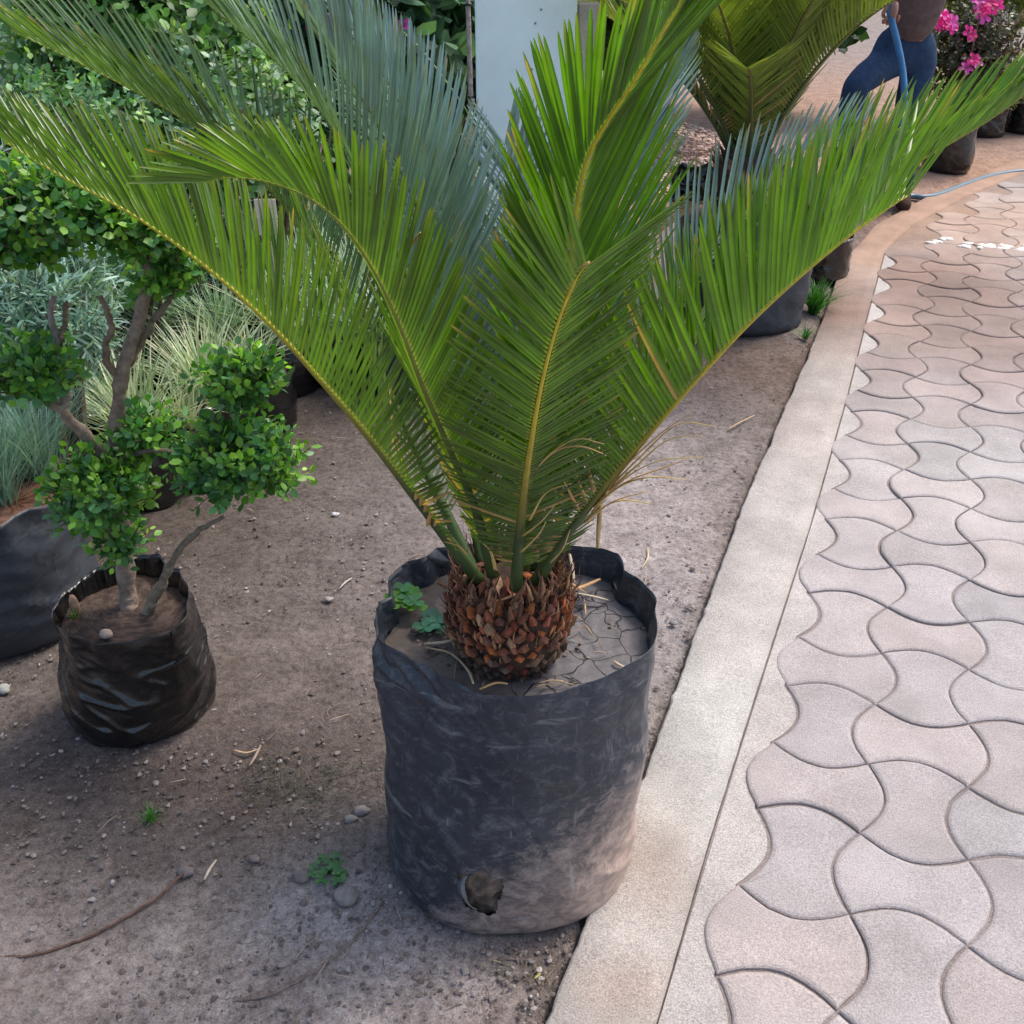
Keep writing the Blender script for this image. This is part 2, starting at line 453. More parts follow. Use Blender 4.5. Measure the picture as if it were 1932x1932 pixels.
# kerb strip
def kerb():
    ys = np.concatenate([np.arange(.3, 4.0, .02), np.arange(4.0, 7.2, .05)])
    mb = MB(); V = []; F = []; col = []
    nxk = 9
    for y in ys:
        jit = .006*noise.noise((0, y*7, 3)) + .006*noise.noise((0, y*34, 3))
        xl, xr = float(KLx(y))+jit, float(KRx(y))-.003+.002*noise.noise((7, y*30, 3))
        for k in range(nxk):
            s = k/(nxk-1); x = xl + (xr-xl)*s
            z = .020 + .0025*noise.noise((x*12, y*12, 1))
            if k == 0: z -= .045
            if k == 1: x = xl+.002; z -= .004
            if k == 2: x = xl+.008
            if k == nxk-1: z -= .02
            if k == nxk-2: x = xr-.003; z -= .002
            V.append((x, y, z))
    n = len(ys)
    for i in range(n-1):
        for k in range(nxk-1):
            a = i*nxk+k; F.append((a, a+1, a+nxk+1, a+nxk))
    VV = np.array(V)
    w = vnoise(VV[:, 0], VV[:, 1], 4, 8)
    col = blob_cols(VV[:, 0]+.03*w, VV[:, 1]+.1*w, (.44, .41, .385), [
        (1560, 590, .6, .6, (.22, .145, .115), .95), (1480, 800, .3, .3, (.40, .33, .30), .5), (1350, 1400, .3, .35, (.50, .49, .465), .7), (1230, 1650, .1, .1, (.38, .31, .27), .7), (1180, 1870, .1, .07, (.40, .30, .25), .6), (1650, 450, .8, .6, (.36, .24, .18), .95)])
    k_ = np.clip((VV[:, 1]-4.3+.35*w)/.9, 0, 1)[:, None]; col = col*(1-k_) + np.array((.40, .265, .195))*k_
    o = mesh('kerb', V, F, M['kerb'], None, True, col)
    return tag(o, 'pale rough concrete kerb strip beside the path', kind='structure')
kerb()

# joint bed and cement infill
pcol_blobs = [(1740, 540, .6, 1.0, (.20, .12, .095), .9), (1900, 640, .8, .6, (.31, .22, .195), .65), (1850, 420, 1.2, .8, (.46, .32, .255), .9), (1650, 620, .2, .3, (.36, .25, .21), .6), (1850, 900, .4, .5, (.46, .40, .385), .6), (1500, 1850, .15, .1, (.40, .33, .31), .5)]
ys = np.arange(-.1, 11, .05)
V = []; F = []; col = []
for y in ys:
    V += [(float(KRx(y))-.002, y, .0115), (float(PRx(y)), y, .0115)]
for i in range(len(ys)-1): F.append((2*i, 2*i+1, 2*i+3, 2*i+2))
VV = np.array(V)
bed = mesh('path_bed', V, F, M['kerb'], None, False, blob_cols(VV[:, 0], VV[:, 1], (.27, .23, .22), [(1850, 420, 1.2, 1.0, (.36, .24, .17), .95)]))
tag(bed, 'sandy joint bed between the path pavers', kind='structure')

def cell_outline(i, j, gap):
    """corner-arc outline of one bone paver: convex left and right for even cells, convex top and bottom for odd"""
    even = (i+j) % 2 == 1
    c = [(0, 0), (1, 0), (1, 1), (0, 1)]
    sides = [('h', 0), ('v', 1), ('h', 1), ('v', 0)]
    pts = []
    cen = np.array((.5, .5))
    sag = .205; n = 10
    for k in range(4):
        a = np.array(c[k], float); b = np.array(c[(k+1) % 4], float)
        mid = (a+b)/2; out = (mid-cen)/np.linalg.norm(mid-cen)
        convex = (k in (1, 3)) == even
        sgn = 1 if convex else -1
        for q in range(n):
            t = q/n
            p = a*(1-t)+b*t + out*sgn*sag*4*t*(1-t)*(1-.18*(1-4*t*(1-t)))
            pts.append(p)
    pts = np.array(pts)
    W = PO + pts[:, :1]*PI_*1 + pts[:, 1:]*PJ*1 + i*PI_ + j*PJ
    # inset along normals
    nxt = np.roll(W, -1, 0); prv = np.roll(W, 1, 0)
    t = nxt-prv; t /= np.linalg.norm(t, axis=1, keepdims=True)
    nrm = np.stack([t[:, 1], -t[:, 0]], 1)
    ctr = W.mean(0)
    if ((W-ctr)*nrm).sum() < 0: nrm = -nrm
    return W, nrm
def pavers():
    mb = MB(); rs = random.Random(3)
    for i in range(-8, NCOL):
        for j in range(-46, 8):
            ctr = PO + (i+.5)*PI_ + (j+.5)*PJ
            y = ctr[1]
            if y < .3 or y > 10: continue
            if y < 4.95:
                if i < 0: continue
            elif ctr[0] < KRx(y)+.10: continue
            W, nrm = cell_outline(i, j, 0)
            W = W + nrm*0
            z0 = .0185 + rs.uniform(-.0028, .0028); tx, ty = rs.uniform(-.012, .012), rs.uniform(-.012, .012)
            sh = np.array((rs.uniform(-.0015, .0015), rs.uniform(-.0015, .0015)))
            rings = []
            for ins, dz in ((.0026, -.014), (.0026, -.004), (.0052, -.0016), (.0100, 0)):
                w = W - nrm*ins + sh
                w = w + np.array([[noise.noise((p[0]*60, p[1]*60, 2)), noise.noise((p[0]*60, p[1]*60, 7))] for p in w])*.0015
                z = z0 + dz + (w[:, 0]-ctr[0])*tx + (w[:, 1]-ctr[1])*ty
                rings.append([(a[0], a[1], b) for a, b in zip(w, z)])
            n = len(W); V = [p for r in rings for p in r] + [(ctr[0], ctr[1], z0)]
            F = []
            for r in range(3):
                for k in range(n):
                    k2 = (k+1) % n; F.append((r*n+k, r*n+k2, (r+1)*n+k2, (r+1)*n+k))
            for k in range(n): F.append((3*n+k, 3*n+(k+1) % n, 4*n))
            s = rs.uniform(.9, 1.08); hue = rs.uniform(-.014, .014)
            base = np.array((.395+hue, .362, .362-hue*.5))*s
            mb.add(V, F, tuple(base))
    VV = np.array(mb.v); cc = np.array(mb.c)
    bl = blob_cols(VV[:, 0], VV[:, 1], (.41, .358, .362), pcol_blobs)
    cc = cc*bl/np.array((.41, .358, .362))
    zz = VV[:, 2] < .0125
    cc[zz] *= .85
    o = mesh('path', mb.v, mb.f, M['paver'], None, False, cc)
    me = o.data
    return tag(o, 'pinkish interlocking concrete pavers with wavy joints', kind='structure')
pavers()
def infill():
    mb = MB()
    for j in range(-18, 6):
        if (0+j) % 2 == 1: continue
        # cement filling the hollow left side of odd pavers up to the kerb
        a = PO + j*PJ; b = PO + (j+1)*PJ
        arc = []
        for q in range(9):
            t = q/8
            p = a*(1-t)+b*t + (PI_/np.linalg.norm(PI_))*(.205*np.linalg.norm(PJ)*4*t*(1-t)*(1-.18*(1-4*t*(1-t))) - .0045)
            arc.append(p)
        # extend over the neighbours' far bulges
        up = PO + (j-.5)*PJ + PI_*.02; dn = PO + (j+1.5)*PJ + PI_*.02
        L = [( float(KRx(up[1]))+.001, up[1]), (float(KRx(dn[1]))+.001, dn[1])]
        if up[0] < L[0][0]: up[0] = L[0][0]+.004
        if dn[0] < L[1][0]: dn[0] = L[1][0]+.004
        poly = [L[0], tuple(up)] + [tuple(p) for p in arc] + [tuple(dn), L[1]]
        n = len(poly)
        top = [(x, y, .0142) for x, y in poly]; bot = [(x, y, .004) for x, y in poly]
        mb.add(top+bot, [tuple(range(n))] + [(k, (k+1) % n, n+(k+1) % n, n+k) for k in range(n)], (.46, .43, .41))
    return tag(mb.build('cement_infill', M['kerb'], None, False), 'pale cement filling the scalloped edge of the path', kind='structure')
infill()

# white stones set across the path
def lump(name, mat, c, r, col, seed, flat=.6, parent=None, sub=2, amp=.35):
    import bmesh
    bm = bmesh.new(); bmesh.ops.create_icosphere(bm, subdivisions=sub, radius=1)
    V = []
    for v in bm.verts:
        k = 1 + amp*noise.noise(Vector(v.co)*1.3 + Vector((seed, seed*.3, 0)))
        V.append((v.co.x*r[0]*k, v.co.y*r[1]*k, v.co.z*r[2]*k))
    F = [[w.index for w in f.verts] for f in bm.faces]; bm.free()
    o = mesh(name, V, F, mat, None, True, [col]*len(V))
    o.location = c
    return o
for k in range(40):
    t = k/39
    p = Vector((2.14, 5.25, .02)).lerp(Vector((3.15, 4.86, .02)), t)
    o = lump('white_stone', M['stone'], (p.x+R.uniform(-.01, .01), p.y+R.uniform(-.07, .07), .016), (R.uniform(.018, .038), R.uniform(.015, .032), .010), (.72, .68, .62), k, amp=.5, sub=2)
    tag(o, 'white stone set in the pale band across the path', 'stone', 'white stones across the path')

# ------------------------------------------------------------------ plastic grow bags
def bag(parent, rim, bottom, z0, mat, inner_drop=.05, seed=0.0, amp=.006, nth=120, nz=46, name='grow_bag', shade=(1, 1, 1), folds=1.0, belly=.06, hole=None, fmask=None, hf=0.0):
    """rim: list of points (x,y,z) around; bottom: function angle->(x,y); centre of parent.location"""
    c = Vector(parent.location)
    ang = [math.atan2(p[1]-c.y, p[0]-c.x) for p in rim]
    rr = [math.hypot(p[1]-c.y, p[0]-c.x) for p in rim]; rz = [p[2] for p in rim]
    o_ = np.argsort(ang); ang = np.array(ang)[o_]; rr = np.array(rr)[o_]; rz = np.array(rz)[o_]
    A = np.concatenate([ang-2*math.pi, ang, ang+2*math.pi]); RR = np.tile(rr, 3); RZ = np.tile(rz, 3)
    V = []; F = []
    for iz in range(nz+1):
        s = iz/nz
        for k in range(nth):
            th = -math.pi + 2*math.pi*k/nth
            rt = float(np.interp(th, A, RR)); zt = float(np.interp(th, A, RZ))
            bx, by = bottom(th)
            rb = math.hypot(bx, by)
            w = s**1.5*0 + (3*s*s-2*s**3)
            r = rb*(1-w) + rt*w
            q = min(1, s/belly)
            r *= .90 + .10*math.sqrt(max(0, 1-(1-q)**2))
            z = z0 + (zt-z0)*s
            dx, dy = math.cos(th), math.sin(th)
            p = Vector((dx*r, dy*r, z))
            n1 = noise.noise(Vector((p.x*5, p.y*5, p.z*9+seed)))
            d = Vector((p.x*10+seed, p.y*10, p.z*22 + p.x*12))
            n2 = 1-abs(noise.noise(d))*2.2
            n3 = noise.noise(Vector((p.x*34, p.y*34, p.z*48+seed)))
            top = max(0, (s-.75)/.25)
            n4 = noise.noise(Vector((math.cos(th)*4.5+seed, math.sin(th)*4.5, z*2)))
            fm_ = folds if not fmask else folds*fmask(p)
            n6 = max(0, 1-abs(noise.noise(Vector((th*1.6+seed, z*7 + th*1.1, seed))))*6)
            r += amp*(1.9*n1 + .75*(max(n2, 0)-.32*min(1, max(0, fm_-1)))*fm_ + .10*n3 + .35*n6 + (1-top)*hf*max(0, 1-abs(noise.noise(Vector((math.cos(th)*1.6+seed, math.sin(th)*1.6, z*26+math.cos(th+1)*2))))*5)) + amp*1.6*top*n4
            V.append((c.x+dx*r, c.y+dy*r, z))
    for iz in range(nz):
        for k in range(nth):
            k2 = (k+1) % nth; a, b, cc, d = iz*nth+k, iz*nth+k2, (iz+1)*nth+k2, (iz+1)*nth+k
            if hole and hole(Vector(V[a])): continue
            F.append((a, b, cc, d))
    # bottom cap
    F.append(tuple(range(nth-1, -1, -1)))
    # inner wall
    base = len(V)
    for m in range(1, 7):
        s = m/6
        for k in range(nth):
            x, y, z = V[nz*nth+k]
            th = -math.pi + 2*math.pi*k/nth
            t = .0022 if m == 1 else .0022+.010*s + .004*noise.noise(Vector((math.cos(th)*5, math.sin(th)*5, seed+m*.3)))
            V.append((x-math.cos(th)*t, y-math.sin(th)*t, z-inner_drop*s + (.001 if m == 1 else 0)))
    for k in range(nth):
        k2 = (k+1) % nth; F.append((nz*nth+k, nz*nth+k2, base+k2, base+k))
    for m in range(5):
        for k in range(nth):
            k2 = (k+1) % nth; F.append((base+m*nth+k, base+m*nth+k2, base+(m+1)*nth+k2, base+(m+1)*nth+k))
    return mesh(name, V, F, mat, parent, True, [shade]*len(V))

def soil_disc(parent, rim, zs, mat, colf, amp=.006, nr=40, nth=90, name='soil', shrink=.97):
    c = Vector(parent.location)
    ang = np.array([math.atan2(p[1]-c.y, p[0]-c.x) for p in rim]); rr = np.array([math.hypot(p[1]-c.y, p[0]-c.x) for p in rim])
    o_ = np.argsort(ang); ang = ang[o_]; rr = rr[o_]
    A = np.concatenate([ang-2*math.pi, ang, ang+2*math.pi]); RR = np.tile(rr, 3)
    V = [(c.x, c.y, zs)]; F = []
    for i in range(1, nr+1):
        for k in range(nth):
            th = 2*math.pi*k/nth - math.pi
            r = float(np.interp(th, A, RR))*shrink*i/nr
            x, y = c.x+r*math.cos(th), c.y+r*math.sin(th)
            z = zs + amp*noise.noise((x*14, y*14, 1)) + amp*.6*noise.noise((x*50, y*50, 4))
            V.append((x, y, z))
    for k in range(nth): F.append((0, 1+k, 1+(k+1) % nth))
    for i in range(nr-1):
        for k in range(nth):
            k2 = (k+1) % nth; F.append((1+i*nth+k, 1+(i+1)*nth+k, 1+(i+1)*nth+k2, 1+i*nth+k2))
    return mesh(name, V, F, mat, parent, True, [colf(p) for p in V])

# ------------------------------------------------------------------ cycad fronds
def frond(parent, P, L=.19, sp=.0076, w=.0060, a0=78, a1=30, b0=5, b1=48, bt=.35, base=.10, roll=0.0, axis=None, cut=False,
          green=(.062, .135, .022), tipdry=.05, rad=(.0082, .0024), mat='cycad', yellow=.8, seed=1, dry=.02, name='frond', tipL=.45, side_len=(1, 1), maxpairs=175, rcol=(.16, .22, .03)):
    rs = random.Random(seed)
    pts = crom(P, 160)
    seg = [0.0]
    for a, b in zip(pts, pts[1:]): seg.append(seg[-1]+(b-a).length)
    tot = seg[-1]
    ax = Vector(axis) if axis else Vector(P[0])
    def at(d):
        i = min(max(int(np.searchsorted(seg, d))-1, 0), len(pts)-2)
        f = (d-seg[i])/max(seg[i+1]-seg[i], 1e-9)
        p = pts[i].lerp(pts[i+1], f)
        i0, i1 = max(i-3, 0), min(i+4, len(pts)-1)
        return p, (pts[i1]-pts[i0]).normalized()
    n = min(int(tot*(1-base)/sp), maxpairs)
    mb = MB()
    for k in range(n):
        d = base*tot + (tot*(1-base)-.004)*k/(n-1)
        t = d/tot
        p, T = at(d)
        inw = Vector((ax.x-p.x, ax.y-p.y, 0))
        ref = Vector((0, 0, 1)) + (inw.normalized()*.55 if inw.length > 1e-4 else Vector((0, 0, 0)))
        Nn = (ref - T*ref.dot(T)).normalized()
        Nn = Matrix.Rotation(roll, 3, T) @ Nn
        S = T.cross(Nn).normalized()
        al = math.radians(a0 + (a1-a0)*t**.85)
        be = math.radians(b0 + (b1-b0)*min(1, t/bt))
        # length profile along the frond
        rise = min(1, (t-base)/.42+.10); fall = 1 if cut else (tipL + (1-tipL)*min(1, (1-t)/.28)**.8)
        prof = math.sin(rise*math.pi/2)*fall
        for q, sd_ in ((0, -1), (1, 1)):
            if rs.random() < .012: continue
            l = L*prof*side_len[q]*rs.uniform(.93, 1.05)*(rs.uniform(.35, .8) if rs.random() < .018 else 1)
            aj = al + rs.gauss(0, .022); bj = be + rs.gauss(0, .045)
            D = (T*math.cos(aj) + (S*sd_*math.cos(bj) + Nn*math.sin(bj))*math.sin(aj)).normalized()
            Wd = (T - D*T.dot(D)).normalized()
            Wd = (Matrix.Rotation(rs.gauss(0, .18), 3, D) @ Wd)
            Nl = D.cross(Wd)*(1 if sd_ > 0 else -1)
            if Nl.dot(Nn) < 0: Nl = -Nl
            ww = w*rs.uniform(.88, 1.1)*(1 if t < .85 else .8)
            isdry = rs.random() < dry*(4.0 if t < .3 else .1)
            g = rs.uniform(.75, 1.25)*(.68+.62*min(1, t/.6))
            cb = np.array(green)*g
            cb = cb*(1, 1, 1) + np.array((.02, .015, 0))*max(0, rs.gauss(0, .6))
            tipc = np.array((.16, .20, .03)) if rs.random() < .5 else cb
            if isdry: cb = np.array((.42, .27, .11))*rs.uniform(.7, 1.1); tipc = cb
            elif rs.random() < tipdry: tipc = np.array((.45, .28, .10))
            V = []; col = []
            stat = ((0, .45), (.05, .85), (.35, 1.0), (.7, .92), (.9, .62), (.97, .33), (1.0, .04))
            root = p + S*sd_*(rad[0]*(1-t)+rad[1]*t)*.75
            for (s, wf) in stat:
                c = root + D*(l*s) + T*(l*.07*s*s) + Vector((0, 0, -1))*(l*.05*s*s) + Nn*(l*.06*s*s*sd_*0)
                h = Wd*(ww*.5*wf)
                V += [c-h, c+Nl*(-ww*.30*wf), c+h]
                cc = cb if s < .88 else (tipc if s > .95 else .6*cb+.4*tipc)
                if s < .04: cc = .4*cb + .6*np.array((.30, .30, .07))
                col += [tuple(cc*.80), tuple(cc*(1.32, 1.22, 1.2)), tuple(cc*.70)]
            F = []
            for m_ in range(len(stat)-1):
                a = m_*3; F += [(a, a+1, a+4, a+3), (a+1, a+2, a+5, a+4)]
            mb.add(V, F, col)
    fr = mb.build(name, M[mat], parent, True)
    rb = MB()
    rp = [at(tot*i/59)[0] for i in range(60)]
    rr = [rad[0]*(1-i/59)**2.2 + rad[1]*(1-.55*i/59)*(1 if i < 57 else .6) for i in range(60)]
    rc = []
    for i in range(60):
        t = i/59; y = min(1, max(0, (t-.22)/.45))*yellow
        rc.append(tuple(np.array((.040, .075, .020))*(1-y) + np.array(rcol)*y))
    rb.tube(rp, rr, 8, (1, 1, 1), flat=.8)
    rb.c = [rc[i // 8] for i in range(60*8)]
    r_ = mesh('rachis', rb.v, rb.f, M['rachis'], None, True, rb.c)
    r_.parent = fr
    r_.matrix_parent_inverse = Matrix.Translation(parent.location).inverted() if False else Matrix.Identity(4)
    # the frond mesh is in world coordinates under the parent's inverse, so the child needs no offset
    return fr

# ------------------------------------------------------------------ the big potted cycad
BC = Vector((0.0, 1.31, 0))
cyc = empty('potted_cycad', BC, 'large green sago cycad in a tall dusty grey plastic bag beside the kerb', 'cycad')
rim_px = [(705, 1165, .535), (712, 1195, .53), (745, 1222, .52), (800, 1250, .51), (850, 1275, .505), (905, 1298, .50), (960, 1309, .50), (1030, 1307, .502), (1100, 1292, .506), (1170, 1262, .512),
          (1222, 1225, .522), (1243, 1170, .535), (1240, 1135, .54), (1215, 1100, .54), (1180, 1075, .538), (1165, 1046, .538), (1130, 1034, .535), (1070, 1028, .53), (960, 1020, .53), (880, 1024, .53), (830, 1038, .53), (790, 1056, .53), (742, 1092, .53), (738, 1125, .532), (722, 1145, .534)]
rim = [tuple(GZ(u, v, z)) for u, v, z in rim_px]
def bot_big(th):
    c, s = math.cos(th), math.sin(th)
    return (.218*math.copysign(abs(c)**.9, c), (.186 if s < 0 else .2)*math.copysign(abs(s)**.9, s))
hc = PT(905, 1688, 1.125)
def hole_big(p):
    if p.y > BC.y: return False
    q = p-hc
    a = math.atan2(q.z, q.x)
    return math.hypot(q.x/.037, q.z/.042) < 1 + .38*noise.noise((math.cos(a)*1.6, math.sin(a)*1.6, 3)) + .10*noise.noise((math.cos(a)*6, math.sin(a)*6, 9))
bag(cyc, rim, bot_big, .001, M['bag_big'], .06, 2.0, .0050, 440, 210, hole=hole_big, fmask=lambda p: .22 + 3.4*max(0, min(1, (p.z-.36)/.08))*max(0, min(1, (-p.x-.02)/.08)) + .5*max(0, 1-abs(p.z-.10)/.08))
# torn flap and soil seen through the hole
mbh = MB()
n = 18
for k in range(n): pass
V = []; F = []
for i in range(13):
    for k in range(13):
        x = hc.x-.055+.11*i/12; z = max(.006, hc.z-.066+.124*k/12)
        y = BC.y - .186*math.sqrt(max(0, 1-(x/.218)**2)) + .010 +.010*max(0, (z-hc.z)/.05) + .012*noise.noise((x*40, z*40, 2)) + .006*noise.noise((x*110, z*110, 2))
        V.append((x, y, z))
F = [(i*13+k, (i+1)*13+k, (i+1)*13+k+1, i*13+k+1) for i in range(12) for k in range(12)]
mesh('exposed_soil', V, F, M['bark'], cyc, True, [tuple(np.array((.17, .125, .095))*R.uniform(.4, 1.5)) for _ in V])
fl = MB()
for (a0_, a1_, ln, lean) in ((120, 262, .034, -.3),):
    V = []; m_ = 14
    for k in range(m_):
        a = math.radians(a0_ + (a1_-a0_)*k/(m_-1)); s = math.sin(math.pi*k/(m_-1))
        e = Vector((hc.x+math.cos(a)*.0375, 0, hc.z+math.sin(a)*.0425)); e.y = BC.y - .186*math.sqrt(max(0, 1-(e.x/.218)**2)) - .001
        th_ = .5
        V += [e, e + Vector((-math.cos(a)*ln*s*.45, -.014*s-.001, -math.sin(a)*ln*s*.4)), e+Vector((-math.cos(a)*ln*s*.45, -.0125*s+.001, -math.sin(a)*ln*s*.4))]
    F = []
    for k in range(m_-1):
        for q in range(3): F.append((3*k+q, 3*k+(q+1) % 3, 3*k+3+(q+1) % 3, 3*k+3+q))
    fl.add(V, F, (.20, .205, .21))
fl.build('torn_flap', M['dry'], cyc)

def mudcol(p):
    x = p[0]; k = .5+.5*noise.noise((p[0]*9, p[1]*9, 2))
    r = (.27, .25, .255) if x > .06 else (.15, .125, .11)
    f = min(1, max(0, (x+.02)/.1)); a = np.array((.13, .105, .09))*(1-f) + np.array((.145, .135, .142))*f
    return tuple(a*(.8+.35*k))
soil_disc(cyc, rim, .478, M['mud'], mudcol, .006, 60, 120)

CX, CY = -.004, 1.288
def caudex():
    mb = MB(); rs = random.Random(5)
    prof = [(.47, .055), (.485, .072), (.505, .083), (.53, .090), (.56, .092), (.59, .088), (.61, .080), (.625, .06), (.632, .0)]
    pts = []
    n = 48; V = []; F = []
    for z, r in prof:
        for k in range(n):
            th = 2*math.pi*k/n
            rr = r*(1+.05*noise.noise((math.cos(th)*3, math.sin(th)*3, z*20)))
            V.append((CX+math.cos(th)*rr, CY+math.sin(th)*rr, z))
    for i in range(len(prof)-1):
        for k in range(n):
            k2 = (k+1) % n; F.append((i*n+k, i*n+k2, (i+1)*n+k2, (i+1)*n+k))
    mb.add(V, F, (.055, .032, .022))
    # overlapping leaf-base scales in a spiral
    zs = [p[0] for p in prof]; rsx = [p[1] for p in prof]
    N_ = 330
    for k in range(N_):
        s = k/N_
        z = .476 + .15*s**.95; th = k*2.39996
        r = float(np.interp(z, zs, rsx)); r2 = float(np.interp(z+.012, zs, rsx))
        o = Vector((math.cos(th), math.sin(th), 0)); tg = Vector((-math.sin(th), math.cos(th), 0))
        slope = (Vector((o.x*(r2-r), o.y*(r2-r), .012))).normalized()
        up = (slope*1.0 + o*(.25+.35*s)).normalized()
        nrm = tg.cross(up); 
        if nrm.dot(o) < 0: nrm = -nrm
        w = .0105*rs.uniform(.6, 1.25); h = (.015+.016*s)*rs.uniform(.55, 1.35)
        z += rs.gauss(0, .0025); c = Vector((CX, CY, z)) + o*(r-.005+rs.gauss(0, .0022)) + tg*rs.gauss(0, .002)
        up = (up + tg*rs.gauss(0, .22) + o*rs.gauss(0, .12)).normalized(); nrm = tg.cross(up)
        if nrm.dot(o) < 0: nrm = -nrm
        red = min(1, max(0, (s-.25)/.35))*rs.uniform(.2, 1)
        col = np.array((.13, .085, .062))*(1-red) + np.array((.36, .115, .06))*red
        if rs.random() < .13: col = np.array((.34, .21, .12))
        if rs.random() < .15: col = np.array((.12, .03, .02))
        if th % (2*math.pi) > 3.3 and s > .3 and rs.random() < .25: col = np.array((.38, .12, .04))
        col = col*rs.uniform(.6, 1.3)
        th0 = .006
        ring = [(-1, -.2, 0), (-.95, .35, .6), (-.5, .8, .9), (0, 1.05, .7), (.5, .8, .9), (.95, .35, .6), (1, -.2, 0)]
        V = [c + tg*(a*w) + up*(b*h) + nrm*(d*th0) for a, b, d in ring] + [c + up*h*.35 + nrm*(th0*1.7)] + [c + tg*(a*w*.8) + up*(b*h*.7) - nrm*.004 for a, b, d in ring]
        F = [(i, i+1, 7) for i in range(6)] + [(i, 8+i, 8+i+1, i+1) for i in range(6)]
        cc = [tuple(col*.7)]*7 + [tuple(col*1.15)] + [tuple(col*.4)]*7
        mb.add(V, F, cc)
    return mb.build('caudex', M['bark'], cyc, False)
caudex()
# papery cataphylls, cut stalk stubs and dry fibres at the crown
def fibres():
    mb = MB(); rs = random.Random(9)
    for k in range(620):
        th = rs.uniform(0, 2*math.pi); o = Vector((math.cos(th), math.sin(th), 0))
        side = abs(math.cos(th))
        if rs.random() > .25 + .75*side**2: continue
        z = .50+.14*rs.random()**.7; r = float(np.interp(z, [.5, .56, .62], [.080, .090, .078]))
        p = Vector((CX, CY, z)) + o*r
        l = rs.uniform(.02, .065); d = (Vector((0, 0, 1)) + o*rs.uniform(-.2, .5) + Vector((rs.gauss(0, .25), rs.gauss(0, .25), 0))).normalized()
        w = rs.choice([.0007, .0012, .002, .0035, .005])
        a = d.cross(o).normalized()
        col = np.array((.20, .10, .058))*rs.uniform(.35, 1.5) if rs.random() < .82 else np.array((.42, .25, .12))*rs.uniform(.7, 1.1)
        q = [p + d*(l*s) + o*(.01*math.sin(3*s)*rs.uniform(-.5, 1)) for s in (0, .33, .66, 1)]
        V = []
        for i, c in enumerate(q):
            ww = w*(1, .9, .6, .1)[i]; V += [c-a*ww, c+a*ww, c+o*ww*.5]
        F = []
        for i in range(3):
            for m_ in range(3): F.append((3*i+m_, 3*i+(m_+1) % 3, 3*i+3+(m_+1) % 3, 3*i+3+m_))
        mb.add(V, F, tuple(col))
    return mb.build('crown_fibre', M['fibre'], cyc)
fibres()
stub_px = [(935, 1100, 900, 1060), (865, 1095, 845, 1065), (930, 1140, 935, 1090), (975, 1290, 985, 1240), (880, 1180, 860, 1150), (1010, 1160, 1030, 1120)]
sb = MB()
rs = random.Random(2)
for k in range(44):
    th = rs.uniform(math.pi*1.0, math.pi*2.0); z = rs.uniform(.50, .63)
    o = Vector((math.cos(th), math.sin(th), 0)); r = float(np.interp(z, [.5, .56, .62], [.088, .098, .08]))
    p = Vector((CX, CY, z)) + o*(r-.006); d = (o*.35+Vector((rs.gauss(0, .15), 0, 1))).normalized()
    l = rs.uniform(.010, .030); q = rs.uniform(.0025, .0045)
    sb = MB(); sb.tube([p, p+d*l*.5, p+d*l], [q, q*.9, q*.45], 6, tuple(np.array((.36, .19, .085))*rs.uniform(.5, 1.25)), flat=.5)
    sb.build('petiole_stub', M['fibre'], cyc)

